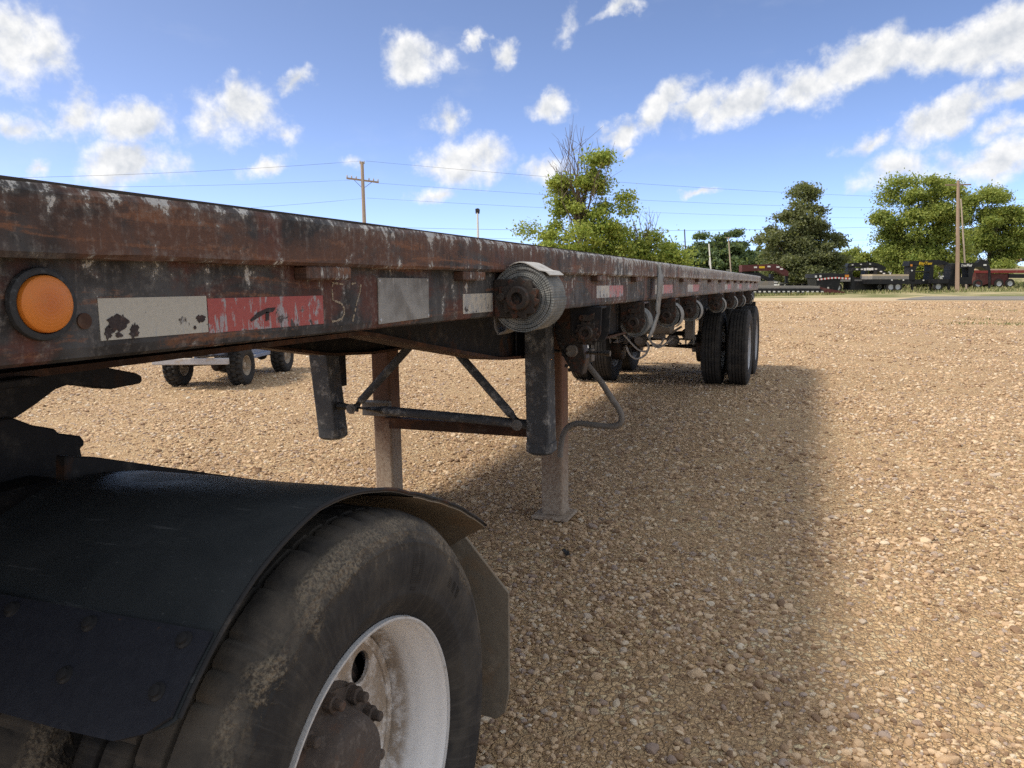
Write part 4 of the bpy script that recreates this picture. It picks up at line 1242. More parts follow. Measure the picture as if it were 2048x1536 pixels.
# frame, fifth wheel
for s in (1, -1):
    MB().bx(s * .43 - .04, s * .43 + .04, -2.6, 1.80, .56, .785).build('frame_rail', M_BLACK, tractor, bevel=.004)
MB().bx(-.39, .39, 1.72, 1.80, .58, .77).build('rear_cross_member', M_BLACK, tractor, bevel=.004)
MB().bx(-.39, .39, -.1, .0, .58, .77).build('cross_member', M_BLACK, tractor, bevel=.004)
for s in (1, -1):
    b = MB(); b.bx(s * .42 - .06, s * .42 + .07, 0.1, 1.17, .785, 1.018); b.prism([(.30, 1.018), (.95, 1.018), (.82, 1.12), (.70, 1.17), (.50, 1.17), (.42, 1.10)], 'X', s * .40 - .05, s * .40 + .05)
    b.build('fifth_wheel_mount', M_BLACK, tractor, bevel=.006)
    if s < 0: continue
    b = MB(); P = [bk(x, y, 0, .36) for x, y in ((0, 833), (40, 848), (88, 856), (92, 864), (138, 870), (146, 880), (146, 890), (138, 893), (146, 930), (120, 960), (0, 1010))]
    b.prism([(p.y, p.z) for p in P] + [(P[-1].y - .5, P[-1].z), (P[0].y - .5, P[0].z + .01)], 'X', min(.30 * s, .40 * s), max(.30 * s, .40 * s))
    b.build('slider_bracket', M_BLACK, tractor, bevel=.004)
fw = MB()   # plate with split tail ramps
top = [(-.46, -.35), (.46, -.35), (.47, .25), (.44, .60), (.38, .72), (.24, .76), (.14, .72), (.07, .45), (-.07, .45), (-.14, .72), (-.22, .76), (-.34, .72), (-.44, .60), (-.47, .25)]
n = len(top)
def fz(y): return 1.238 if y < .75 else 1.238 - (y - .75) * .085
fw.add([(x, y, fz(y)) for x, y in top] + [(x, y, fz(y) - (.055 if y < 1.3 else .035)) for x, y in top], [tuple(range(n)), tuple(range(n, 2 * n))[::-1]] + [(i, (i + 1) % n, n + (i + 1) % n, n + i) for i in range(n)])
fwo = fw.build('fifth_wheel', M_BLACK, tractor)
t5 = MB().triangulated if False else None
for s in (1,):   # skirt of the ramp that shows below the rail
    P = [bk(x, y, 0, .40) for x, y in ((0, 735), (165, 727), (262, 746), (273, 752), (274, 762), (268, 767), (210, 778), (165, 772), (125, 769), (100, 778), (60, 808), (18, 836), (0, 834))]
    m = MB(); m.prism([(p.y, p.z) for p in P] + [(P[-1].y - .3, P[-1].z + .0), (P[0].y - .3, P[0].z)], 'X', min(.36 * s, .42 * s), max(.36 * s, .42 * s))
    m.build('ramp_skirt', M_BLACK, fwo, bevel=.003)
ib = MB(); P = [bk(x, y, 0, .60) for x, y in ((120, 911), (190, 914), (300, 930), (450, 951), (583, 969), (588, 1000), (300, 985), (120, 960))]
ib.prism([(p.y, p.z) for p in P], 'X', .585, .615).build('fender_bracket', M_BLACK, tractor, bevel=.003)
# rear lights bar
MB().bx(-.40, .40, 1.805, 1.845, .60, .72).build('light_bar', M_BLACK, tractor, bevel=.004)

# scrap on the gravel
d0 = gp(1131, 1113)
sm = MB(); q = [(-.045, .0), (-.02, .010), (.0, .004), (.025, .014), (.05, .004), (.045, -.010), (.01, -.006), (-.03, -.012)]
sm.add([(x, y, .012 + .006 * math.sin(x * 60)) for x, y in q] + [(x * .97, y * .9, .021 + .006 * math.sin(x * 60)) for x, y in q], [tuple(range(8))[::-1], tuple(range(8, 16))] + [(i, (i + 1) % 8, 8 + (i + 1) % 8, 8 + i) for i in range(8)])
o = sm.build('rubber_scrap', M_TYRE, loc=(d0.x, d0.y, lot_z(d0.x, d0.y) + .004)); o.rotation_euler = (0, 0, math.radians(-62)); o.scale = (1.1, 1.2, 1)
tag(o, 'small torn black rubber scrap lying on the gravel by the landing leg', 'rubber scrap')


# ------------------------------------------------------------------ small off-road truck seen under the bed
M_BODY = material('blue_grey_body', m_worn((.20, .25, .36), (.3, .26, .22), .1, dust=(.48, .46, .44), dustamt=.5, scale=5, rough=.45))
M_BUMP = material('scuffed_bumper', m_worn((.42, .42, .44), (.4, .35, .3), .3, dust=(.55, .53, .50), dustamt=.5, scale=8, rough=.5))
M_WHEEL = material('dusty_tan_wheel', m_worn((.36, .31, .25), (.36, .28, .20), .4, dust=(.48, .43, .35), dustamt=.5, scale=14))
M_GLASSD = material('dark_glass', lambda t: dict(color=(.02, .025, .03), rough=.08, spec=.6))
M_RED = material('red_lens', lambda t: dict(color=(.45, .02, .02), rough=.3))
M_PINK = material('pink_sticker', lambda t: dict(color=(.62, .14, .22), rough=.5))
M_STICK = material('pale_sticker', lambda t: dict(color=t.mix(t.noise(t.coord(), 30, 5, .7), (.35, .36, .38), (.72, .73, .74)), rough=.5))
gl, gr, gf = Vector((-6.55, 8.52, 0)), Vector((-5.66, 8.80, 0)), Vector((-6.02, 10.35, 0))
ax_dir = (gr - gl).normalized(); TRACK = (gr - gl).length
fw_dir = Vector((-ax_dir.y, ax_dir.x, 0))
WB = 1.62
jc = (gl + gr) / 2
jeep = tag(empty('off_road_truck', (jc.x, jc.y, 0), math.atan2(ax_dir.y, ax_dir.x)), 'small blue-grey off-road truck with knobby tyres parked beyond the flatbed', 'truck')
JR = .290
def knob_tyre(parent, x, y, first=[None]):
    wl = bpy.data.objects.new('wheel', None); COL.objects.link(wl); wl.parent = parent; wl.location = (x, y, JR - .008); wl.empty_display_size = .1
    if first[0] is None:
        P = [(.135, -.08), (.15, -.095), (.19, -.108), (.235, -.105), (.258, -.095), (.272, -.078), (.272, -.042), (.272, -.036), (.272, .0), (.272, .036), (.272, .042), (.272, .078), (.258, .095), (.235, .105), (.19, .108), (.15, .095), (.135, .08)]
        def rf(r, a, t, j):
            r = r * 1.066
            if r < .265: return r
            k = (t * 22 / (2 * PI) + (0.5 if abs(a) < .04 else 0)) % 1
            return r - (.022 if k < .40 else 0) - (.010 if abs(abs(a) - .039) < .004 else 0)
        ty = MB().lathe(P, (0, 0, 0), 'X', 132, rf).build('tyre', M_TYRE, wl)
        rm = MB().lathe([(.137, .085), (.145, .088), (.14, .078), (.125, .05), (.12, .02), (.05, .025), (.045, .06), (.03, .065), (0, .065)], (0, 0, 0), 'X', 28)
        rm.lathe([(.137, -.085), (.145, -.088), (.14, -.078), (.125, -.02), (.0, -.02)], (0, 0, 0), 'X', 28)
        first[0] = (ty, rm.build('rim', M_WHEEL, wl, smooth=True))
    else:
        for nm, s_ in zip(('tyre', 'rim'), first[0]):
            c = bpy.data.objects.new(nm, s_.data); COL.objects.link(c); c.parent = wl; c.rotation_euler = (rnd.uniform(0, 1), 0, 0 if x > 0 else PI)
h = TRACK / 2
for yy in (0, WB):
    for s in (-1, 1): knob_tyre(jeep, s * h, yy)
    am = MB().tube([(-h + .08, yy, JR), (h - .08, yy, JR)], .022, 10).build('axle', M_GEAR, jeep, smooth=True)
    MB().lathe([(0, -.10), (.05, -.085), (.085, -.03), (.085, .03), (.05, .085), (0, .10)], (.12, yy, JR - .005), 'Y', 14).build('differential', M_GEAR, am, smooth=True)
bd = MB()
bd.prism([(-.46, .475), (-.47, .80), (.52, .82), (.58, .80), (1.30, .78), (2.02, .74), (2.06, .60), (2.05, .46), (1.92, .44), (1.90, .55), (1.80, .62), (1.42, .62), (1.32, .52), (1.28, .37), (.36, .37), (.32, .52), (.22, .62), (-.20, .62), (-.30, .55), (-.33, .475)], 'X', -.40, .40)
body = bd.build('body', M_BODY, jeep, bevel=.02, seg=2)
cb = MB(); cb.add([(x * .39, y, z) for x, y, z in ((-1, -.40, .80), (1, -.40, .80), (1, 1.05, .80), (-1, 1.05, .80), (-.86, -.32, 1.22), (.86, -.32, 1.22), (.86, .75, 1.22), (-.86, .75, 1.22))], [(0, 1, 2, 3), (4, 5, 6, 7), (0, 1, 5, 4), (1, 2, 6, 5), (2, 3, 7, 6), (3, 0, 4, 7)])
cb.build('cab', M_BODY, jeep, bevel=.02, seg=2)
for s in (-1, 1):
    for (ya, yb) in ((-.24, .18), (.25, .72)): MB().prism([(ya, .86), (yb, .86), (yb - .04, 1.15), (ya + .04, 1.15)], 'X', min(s * .358, s * .372), max(s * .358, s * .372)).build('side_window', M_GLASSD, jeep)
    for yy in (0, WB):
        fm = MB(); pts = [(yy - .40, .58), (yy - .33, .68), (yy - .22, .735), (yy + .24, .735), (yy + .34, .67), (yy + .40, .52)]
        for a, b in zip(pts, pts[1:]): fm.bar((s * .44, a[0], a[1]), (s * .44, b[0], b[1]), .14, .018, up=(1, 0, 0))
        fm2 = MB()
        for a, b in zip(pts, pts[1:]):
            fm2.add([(s * (.385), a[0], a[1]), (s * .53, a[0], a[1] - .01), (s * .53, b[0], b[1] - .01), (s * .385, b[0], b[1]), (s * .385, a[0], a[1] + .015), (s * .53, a[0], a[1] + .005), (s * .53, b[0], b[1] + .005), (s * .385, b[0], b[1] + .015)], [(0, 1, 2, 3), (4, 5, 6, 7), (0, 1, 5, 4), (1, 2, 6, 5), (2, 3, 7, 6), (3, 0, 4, 7)])
        fm2.build('fender_flare', M_BUMP, jeep)
    MB().bx(s * .40 - .035, s * .40 + .035, .42, 1.22, .325, .385).build('rocker_panel', M_BODY, jeep, bevel=.008)
    MB().bx(s * .33 - .045, s * .33 + .045, -.478, -.462, .56, .66).build('tail_lamp', M_RED, jeep, bevel=.004)
MB().bx(-.56, .52, -.545, -.475, .350, .440).build('rear_bumper', M_BUMP, jeep, bevel=.012, seg=2)
MB().bx(-.30, .28, -.492, -.471, .478, .56).build('tailgate_sticker', M_STICK, jeep)
MB().bx(.12, .24, -.496, -.493, .485, .535).build('tailgate_sticker', M_PINK, jeep)
for s in (-.42, -.24): MB().bx(s - .02, s + .02, -.52, -.474, .47, .56).build('bumper_bracket', M_BLACK, jeep)
MB().bx(.436, .440, .50, .62, .365, .385).build('side_sticker', M_STICK, jeep)
MB().lathe([(0, -.10), (.26, -.10), (.272, -.06), (.272, .06), (.26, .10), (0, .10)], (.05, -.57, .86), 'Y', 30).build('spare_tyre', M_TYRE, jeep, smooth=True)

# ------------------------------------------------------------------ trees
def m_leaf(c0, c1, c2):
    def fn(t):
        r = t.random(); p = t.coord('Object')
        c = t.ramp(r, [(0, c0), (.5, c1), (1, c2)])
        c = t.mix(t.smooth(t.noise(p, .9, 4, .6), .38, .66, 0, .6), c, c2)
        return dict(color=c, rough=.55, spec=.25)
    return fn


def leafy(name, c0, c1, c2):
    m = material(name, m_leaf(c0, c1, c2)); t = NT(m.node_tree); b = t.n['Principled BSDF']; o = t.n['Material Output']
    tr = t.new('ShaderNodeBsdfTranslucent'); mx = t.new('ShaderNodeMixShader'); mx.inputs[0].default_value = .45
    src_ = b.inputs['Base Color'].links[0].from_socket
    t.l.new(t.mix(.5, src_, (.30, .34, .05), 'MIX'), tr.inputs[0]); t.l.new(b.outputs[0], mx.inputs[1]); t.l.new(tr.outputs[0], mx.inputs[2]); t.l.new(mx.outputs[0], o.inputs[0])
    return m


L_YEL = leafy('yellow_green_leaf', (.16, .25, .05), (.29, .40, .085), (.46, .51, .13))
L_DRK = leafy('dark_green_leaf', (.09, .115, .065), (.15, .18, .09), (.25, .265, .14))
L_MID = leafy('mid_green_leaf', (.13, .20, .06), (.26, .35, .09), (.46, .49, .13))
L_FAR = leafy('far_green_leaf', (.075, .13, .075), (.12, .19, .10), (.18, .25, .12))
M_BARK = material('grey_brown_bark', lambda t: dict(color=t.mix(t.noise(t.vmath('MULTIPLY', t.coord(), (9, 9, 2)), 1.0, 5, .65), (.09, .07, .055), (.24, .20, .165)), rough=.95, spec=.1))


def branch_path(r_, a, b, n, wob):
    a, b = Vector(a), Vector(b); L = (b - a).length; out = [a]
    for k in range(1, n):
        out.append(a.lerp(b, k / n) + Vector((r_.gauss(0, 1), r_.gauss(0, 1), r_.gauss(0, .6))) * wob * L)
    out.append(b); return out


def make_tree(name, label, base, H, lobes, leaf, nleaf, lsize, seed, group=None, cat='tree', trunk_r=.16, bare=0, dens_in=.55, forks=2, clumps=None, nolabel=False, bareh=None, csize=.055):
    """lobes: (dx, dz-centre, rx, rz) as fractions of H; crown built from leaf clumps on a branch skeleton"""
    r_ = random.Random(seed); g = np.random.default_rng(seed)
    root = empty(name, base); 
    tag(root, label, cat, group)
    tm = MB(); tips = []
    th = H * .30
    main = branch_path(r_, (0, 0, -.05), (r_.uniform(-.02, .02) * H, r_.uniform(-.02, .02) * H, H * .82), 6, .012)
    tm.tube(main, [trunk_r * (1 - .14 * i) for i in range(7)], 8)
    cl_ = []
    for (dx, dz, rx, rz) in lobes:
        vol = max(3, int((clumps or 60) * rx * rx * rz * 40))
        for k in range(vol):
            while True:
                p = Vector((r_.uniform(-1, 1), r_.uniform(-1, 1), r_.uniform(-1, 1)))
                if p.length <= 1 and p.length > dens_in * r_.random(): break
            cl_.append(Vector((dx * H + p.x * rx * H, p.y * rx * H * .9, dz * H + p.z * rz * H)))
    for c in cl_[::max(1, len(cl_) // 42)]:
        i = min(5, max(1, int((c.z / H - .12) * 6))); s0 = main[i] if main[i].z < c.z else main[1]
        tm.tube(branch_path(r_, s0, c, 4, .06), [trunk_r * .34, trunk_r * .24, trunk_r * .16, trunk_r * .1, trunk_r * .05], 5)
    if bare:
        bh = bareh or (.55, 1.0)
        for k in range(bare):
            z0 = r_.uniform(.35, bh[0]) * H; a = r_.uniform(-1, 1); tip = Vector((a * H * .20 + r_.uniform(-.03, .03) * H, r_.uniform(-.14, .14) * H, H * (bh[1] - abs(a) * .20 - r_.uniform(0, .10))))
            i = min(6, max(0, int(z0 / (H * .82) * 6))); s0 = main[i]
            bp = branch_path(r_, s0, tip, 6, .03); tm.tube(bp, [trunk_r * f for f in (.34, .28, .22, .17, .12, .09, .05)], 5)
            for q in range(5):
                j = r_.randint(2, 5); e = bp[j] + Vector((r_.gauss(0, .05), r_.gauss(0, .05), r_.uniform(.05, .14))) * H
                tm.tube(branch_path(r_, bp[j], e, 3, .04), [trunk_r * .10, trunk_r * .07, trunk_r * .05, trunk_r * .03], 4)
    tm.build('trunk', M_BARK, root, smooth=True)
    # leaves: small bent quads in clumps
    C = np.array([tuple(c) for c in cl_]); per = max(4, nleaf // len(C)); N_ = per * len(C)
    csz = H * csize * g.uniform(.6, 1.35, len(C))
    off = g.normal(0, 1, (N_, 3)) * np.repeat(csz, per)[:, None] * np.array([1, 1, .62])
    P = np.repeat(C, per, 0) + off
    P[:, 2] = np.maximum(P[:, 2], .12)
    nrm = g.normal(0, 1, (N_, 3)) + np.array([0, 0, .9]); nrm /= np.linalg.norm(nrm, axis=1)[:, None]
    t1 = np.cross(nrm, g.normal(0, 1, (N_, 3))); t1 /= np.linalg.norm(t1, axis=1)[:, None]; t2 = np.cross(nrm, t1)
    s = (lsize * g.uniform(.6, 1.4, N_))[:, None]
    V = np.stack([P - t1 * s * .5, P + t2 * s * .34 + nrm * s * .08, P + t1 * s * .62, P - t2 * s * .34 + nrm * s * .08], 1).reshape(-1, 3)
    tri_mesh('crown', V, np.arange(N_ * 4).reshape(-1, 4), leaf, root)
    return root


def at_px(x, d):
    """ground position seen at column x and d metres deep"""
    p = CAM + (CF + CR * ((x - 1024) / FPX)) * d; return Vector((p.x, p.y, 0))


make_tree('broadleaf_tree', 'yellow-green tree with tall bare upper branches behind the flatbed', at_px(1160, 46), 10.0,
          [(-.02, .36, .24, .18), (-.21, .47, .12, .10), (.18, .53, .13, .12), (.00, .60, .16, .14), (.17, .34, .14, .14), (-.17, .32, .13, .12), (.11, .76, .06, .13), (.05, .74, .07, .10), (-.10, .68, .07, .09), (.14, .86, .03, .06), (-.05, .22, .24, .12), (.14, .20, .18, .12), (-.13, .56, .05, .05), (.19, .44, .08, .06)],
          L_YEL, 42000, .15, 3, trunk_r=.17, bare=24, clumps=52, bareh=(.62, 1.04), csize=.032)
make_tree('broadleaf_tree', 'lower yellow-green tree with a few bare twigs beside the tall one', at_px(1292, 47), 5.6,
          [(-.22, .56, .24, .22), (.08, .52, .24, .22), (.30, .42, .18, .20), (-.05, .30, .34, .22), (.25, .25, .26, .2)], L_YEL, 28000, .155, 4, trunk_r=.13, bare=12, clumps=60, bareh=(.6, 1.06), csize=.06)
make_tree('conical_tree', 'dark green conical tree above the parked gooseneck trailers', at_px(1590, 76), 11.2,
          [(0, .16, .30, .14), (0, .25, .30, .16), (-.10, .42, .24, .14), (.10, .40, .24, .15), (.0, .58, .22, .13), (.02, .74, .15, .12), (-.02, .87, .09, .08), (-.25, .35, .12, .08), (.22, .28, .14, .12)], L_DRK, 64000, .22, 5, trunk_r=.2, clumps=70, csize=.036)
make_tree('broadleaf_tree', 'bright green spreading tree left of the leaning wooden pole', at_px(1818, 82), 12.2,
          [(0, .52, .26, .20), (-.20, .60, .16, .13), (.10, .78, .20, .14), (-.08, .82, .17, .12), (.22, .60, .15, .16), (-.24, .42, .12, .12), (.0, .18, .25, .12), (.0, .30, .24, .13), (-.22, .28, .14, .10), (.2, .34, .16, .14)], L_MID, 66000, .225, 6, trunk_r=.22, clumps=46, csize=.044)
make_tree('broadleaf_tree', 'darker green spreading tree right of the leaning wooden pole', at_px(1962, 88), 12.0,
          [(0, .55, .26, .18), (-.14, .72, .16, .13), (.10, .74, .17, .13), (.24, .54, .16, .14), (.0, .84, .14, .08), (.30, .40, .14, .10), (-.1, .36, .22, .11), (.14, .36, .2, .1), (0, .22, .26, .1)], L_MID, 62000, .225, 8, trunk_r=.22, clumps=46, csize=.044)
make_tree('shrub_tree', 'grey-green bushy tree between the dark conical tree and the spreading tree', at_px(1705, 92), 6.2,
          [(-.1, .45, .36, .30), (.25, .38, .3, .26), (-.3, .32, .25, .24)], L_MID, 20000, .24, 9, trunk_r=.14, clumps=40)
FARL = ['leftmost', 'second from left', 'third from left', 'fourth from left', 'fifth from left', 'sixth from left', 'rightmost']
for k, (x, Ht, wd) in enumerate(((1372, 6.2, .40), (1398, 8.6, .36), (1428, 7.2, .42), (1448, 8.6, .34), (1474, 9.0, .30), (1502, 6.6, .44), (1528, 6.4, .46))):
    make_tree('far_tree', 'far green tree in the row over the flatbed end, ' + FARL[k], at_px(x, 128 + 4 * (k % 3)), Ht,
              [(0, .40, wd * 1.1, .36), (.05, .66, wd * .8, .24), (-.04, .85, wd * .5, .14)], L_FAR, 12000, .40, 40 + k, group='far tree row', trunk_r=.2, clumps=16)

# ------------------------------------------------------------------ poles and wires
M_WOOD = material('weathered_pole_wood', lambda t: dict(color=t.mix(t.noise(t.vmath('MULTIPLY', t.coord(), (14, 14, 1.2)), 1.0, 5, .65), (.26, .20, .15), (.45, .38, .31)), rough=.9, spec=.15))
M_WOODB = material('brown_pole_wood', lambda t: dict(color=t.mix(t.noise(t.vmath('MULTIPLY', t.coord(), (14, 14, 1.2)), 1.0, 5, .65), (.22, .155, .115), (.38, .285, .215)), rough=.9, spec=.15))
M_PALE = material('pale_metal_pole', lambda t: dict(color=t.mix(t.noise(t.coord(), 3, 4, .6), (.50, .49, .45), (.64, .63, .60)), rough=.5))
M_WIRE = material('power_cable', lambda t: dict(color=(.05, .052, .055), rough=.6))
M_PORC = material('grey_insulator', lambda t: dict(color=(.45, .45, .46), rough=.3))


def ptop(x, y, d): return CAM + ray(x, y) * d


def pole(name, label, xt, yt, xb, d, r, mat, group=None):
    top = ptop(xt, yt, d); b = at_px(xb, d); b.z = 0
    o = tag(empty(name, b), label, 'pole', group)
    v = top - b
    MB().tube([(0, 0, -.1), v * .5, v], [r * 1.15, r, r * .82], 12).build('shaft', mat, o, smooth=True)
    return o, v, top


po, pv, ptop0 = pole('utility_pole', 'wooden utility pole with a crossarm standing behind the flatbed', 724, 324, 741, 60, .15, M_WOOD)
cx = CR.copy(); cx.z = 0; cx.normalize(); arm_dir = (cx * .9 + Vector((CF.x, CF.y, 0)).normalized() * .35).normalized()
def on_pole(y):   # offset along the pole
    return pv * ((ptop(724, y, 60).z) / ptop0.z)
am_c = on_pole(361); arm = MB().bar(am_c - arm_dir * 1.25 + Vector((0, 0, .12)), am_c + arm_dir * 1.25 - Vector((0, 0, .12)), .10, .13).build('crossarm', M_WOOD, po)
for s in (-1, 1): MB().bar(am_c + arm_dir * .75 * s + Vector((0, 0, -.09 * s)), on_pole(378), .03, .03).build('arm_brace', M_GEAR, po)
for q in (-1.2, -.85, -.5, .5, .85, 1.2): MB().lathe([(0, 0), (.05, 0), (.06, .06), (.045, .08), (.06, .12), (.03, .19), (0, .2)], am_c + arm_dir * q + Vector((0, 0, .06 - .12 * q / 1.25)), 'Z', 10).build('insulator', M_PORC, po, smooth=True)
for s in (-1, 1): MB().lathe([(0, -.15), (.045, -.15), (.05, .02), (.03, .1), (0, .1)], pv + arm_dir * .16 * s, 'Z', 10).build('top_insulator', M_PORC, po, smooth=True)
o, v, t_ = pole('light_pole', 'thin pale pole with a dark lamp head peeping over the flatbed', 955, 422, 962, 58, .085, M_PALE)
MB().prism([(-.12, -.2), (.12, -.2), (.16, .1), (.05, .2), (-.14, .16)], 'Y', -.1, .1).build('lamp_head', M_BLACK, o, loc=v)
o, v, t_ = pole('utility_pole', 'leaning brown wooden pole in front of the two spreading trees', 1916.5, 362, 1903, 66, .15, M_WOODB)
MB().bar(v * .965 - cx * 1.1, v * .965 + cx * 1.1, .09, .11).build('crossarm', M_WOODB, o)
o, v, t_ = pole('utility_pole', 'thin pale pole just right of the leaning wooden pole', 1922, 398, 1921, 70, .075, M_WOOD)
o, v, t_ = pole('light_pole', 'slim white pole in front of the far tree row', 1418, 488, 1420.5, 95, .10, M_PALE)
MB().bx(.02, .22, -.12, .12, -2.6, -2.0).build('pole_box', M_PORC, o, loc=v)
o, v, t_ = pole('utility_pole', 'slim wooden pole with a short crossarm in front of the far tree row', 1457, 475, 1459.5, 100, .09, M_WOOD)
MB().bar(v - cx * .4, v + cx * .4, .10, .10).build('crossarm', M_WOOD, o); MB().bar(v * .36, v * .36 - cx * .55, .09, .07).build('lamp_arm', M_PALE, o)
o, v, t_ = pole('utility_pole', 'dark slim pole at the right edge of the low yellow-green tree', 1369, 459, 1372, 80, .075, M_GEAR)


def wire(label, pts, r=.016, sag=0.0, group='overhead power lines'):
    P = [ptop(x, y, d) for x, y, d in pts]; out = []
    for a, b in zip(P, P[1:]):
        for k in range(14):
            t_ = k / 14; p = a.lerp(b, t_); p.z -= sag * 4 * t_ * (1 - t_); out.append(p)
    out.append(P[-1]); o = MB().tube(out, r * .65, 5).build('power_line', M_WIRE)
    tag(o, label, 'power line', group); return o


wire('topmost overhead cable from the crossarm pole to the left edge', [(722, 322, 60), (-120, 358, 52)], .014, .25)
wire('second overhead cable left of the crossarm pole', [(700, 360, 60), (-120, 372, 52)], .012, .25)
wire('topmost overhead cable from the crossarm pole to the right', [(732, 322, 60), (2150, 398, 100)], .015, .9)
wire('overhead cable from the right end of the crossarm to the right', [(752, 366, 60), (2150, 410, 100)], .014, 1.0)
wire('low cable from the middle of the crossarm pole to the right', [(734, 396, 60), (2150, 432, 100)], .013, .8)
wire('low cable from the middle of the crossarm pole to the left', [(726, 397, 60), (-100, 440, 52)], .013, .3)
wire('long level cable above the far tree row', [(560, 448, 70), (1369, 461, 80), (2150, 440, 100)], .020, .2)
wire('long level cable just over the far tree row', [(560, 462, 70), (1369, 484, 80), (2150, 470, 100)], .017, .15)
wire('lowest long cable touching the far tree tops', [(560, 474, 70), (1369, 492, 85), (2150, 482, 100)], .015, .15)


# ------------------------------------------------------------------ trailers and vehicles across the road
M_TBLK = material('black_trailer_paint', m_worn((.012, .013, .016), (.04, .03, .025), .1, dust=(.12, .115, .11), dustamt=.3, scale=1.5, rough=.45))
M_TGRY = material('grey_trailer_deck', m_worn((.24, .23, .22), (.3, .25, .2), .3, dust=(.4, .37, .33), dustamt=.4, scale=1.2))
M_TRED = material('red_trailer_paint', m_worn((.24, .03, .03), (.18, .03, .025), .3, dust=(.34, .2, .17), dustamt=.3, scale=1.2, rough=.5))
M_TMAR = material('maroon_trailer_paint', m_worn((.10, .03, .03), (.12, .05, .04), .3, dustamt=.25, scale=1.5))
M_PINE = material('new_deck_wood', lambda t: dict(color=t.mix(t.noise(t.vmath('MULTIPLY', t.coord(), (1, 1, 8)), 1.0, 4, .6), (.45, .36, .24), (.58, .49, .36)), rough=.85))
M_DOT = material('white_reflector', lambda t: dict(color=(.78, .78, .76), rough=.5))
M_RDOT = material('red_reflector', lambda t: dict(color=(.5, .03, .03), rough=.5))
M_YEL = material('yellow_lettering', lambda t: dict(color=(.75, .50, .02), rough=.5))
M_WLET = material('white_lettering', lambda t: dict(color=(.78, .78, .76), rough=.5))
M_AMB = material('amber_marker', lambda t: dict(color=(.7, .26, .03), rough=.4))
FH = Vector((CF.x, CF.y, 0)).normalized()
RH = Vector((FH.y, -FH.x, 0))


def vp(x, y, d):
    """measured point on an upright plane square to the view, d metres off"""
    r = ray(x, y); p = CAM + r * (d / Vector((r.x, r.y, 0)).dot(FH)); return p


def pxprism(m, pts, d, th):
    A = [vp(x, y, d) for x, y in pts]; B = [p + FH * th for p in A]; n = len(A)
    return m.add(A + B, [tuple(range(n))[::-1], tuple(range(n, 2 * n))] + [(i, (i + 1) % n, n + (i + 1) % n, n + i) for i in range(n)])


def part_px(name, mat, parent, d, th, *outl, bevel=0.0):
    m = MB()
    for o_ in outl: pxprism(m, o_, d, th)
    o = m.build(name, mat, None, bevel=bevel); o.parent = parent; o.matrix_parent_inverse = parent.matrix_world.inverted(); return o


def rect(x0, x1, y0, y1): return [(x0, y1), (x1, y1), (x1, y0), (x0, y0)]


def root_px(name, label, cat, x, d, group=None):
    p = vp(x, 560, d); o = empty(name, (p.x, p.y, 0)); bpy.context.view_layer.update(); return tag(o, label, cat, group)


def tyre_px(parent, x, d, off, r, rimmat=None):
    c = vp(x, 560, d) + FH * off; c.z = r
    wl = bpy.data.objects.new('wheel', None); COL.objects.link(wl); wl.empty_display_size = .1; wl.location = c; wl.rotation_euler = (0, 0, math.atan2(RH.y, RH.x))
    wl.parent = parent; wl.matrix_parent_inverse = parent.matrix_world.inverted()
    MB().lathe([(r * .55, -.10), (r * .8, -.12), (r * .95, -.11), (r, -.09), (r, .09), (r * .95, .11), (r * .8, .12), (r * .55, .10)], (0, 0, 0), 'Y', 24).build('tyre', M_TYRE, wl, smooth=True)
    MB().lathe([(r * .57, -.10), (r * .5, -.07), (r * .2, -.05), (0, -.06)], (0, 0, 0), 'Y', 18).build('rim', rimmat or M_ALU, wl, smooth=True)
    return wl


def dots(parent, d, pts, w, h, mat=None, name='reflector_strip'):
    m = MB()
    for x, y in pts: pxprism(m, rect(x - w / 2, x + w / 2, y - h / 2, y + h / 2), d - .02, .012)
    o = m.build(name, mat or M_DOT); o.parent = parent; o.matrix_parent_inverse = parent.matrix_world.inverted(); return o


def words(parent, s, x, y, hpx, d, mat, shear=.25, wpx=None, name='lettering'):
    c = bpy.data.curves.new(name, 'FONT'); c.body = s; c.size = 1; c.shear = shear; c.extrude = .02; c.offset = .012
    o = bpy.data.objects.new(name, c); COL.objects.link(o); bpy.context.view_layer.update()
    dg = bpy.context.evaluated_depsgraph_get(); me = bpy.data.meshes.new_from_object(o.evaluated_get(dg)); COL.objects.unlink(o); bpy.data.objects.remove(o)
    xs_ = [v.co.x for v in me.vertices]; ysz = [v.co.y for v in me.vertices]; w0 = max(xs_) - min(xs_); h0 = max(ysz) - min(ysz)
    k = d / FPX; sx = (wpx * k) / w0 if wpx else hpx * k / h0
    ob = bpy.data.objects.new(name, me); COL.objects.link(ob); me.materials.clear(); me.materials.append(mat)
    p = vp(x, y, d - .03)
    mt = Matrix((RH * sx, Vector((0, 0, 1)) * (hpx * k / h0), -FH)).transposed().to_4x4(); mt.translation = p
    ob.matrix_world = mt; ob.parent = parent; ob.matrix_parent_inverse = parent.matrix_world.inverted(); return ob


def scrawl(parent, d, segs):   # unreadable white script
    m = MB()
    for a, b, c, e in segs: pxprism(m, [(a - .6, b), (a + .7, b), (c + .7, e), (c - .6, e)], d - .02, .012)
    o = m.build('worn_lettering', M_WLET); o.parent = parent; o.matrix_parent_inverse = parent.matrix_world.inverted(); return o


GRP = 'trailers parked across the road'
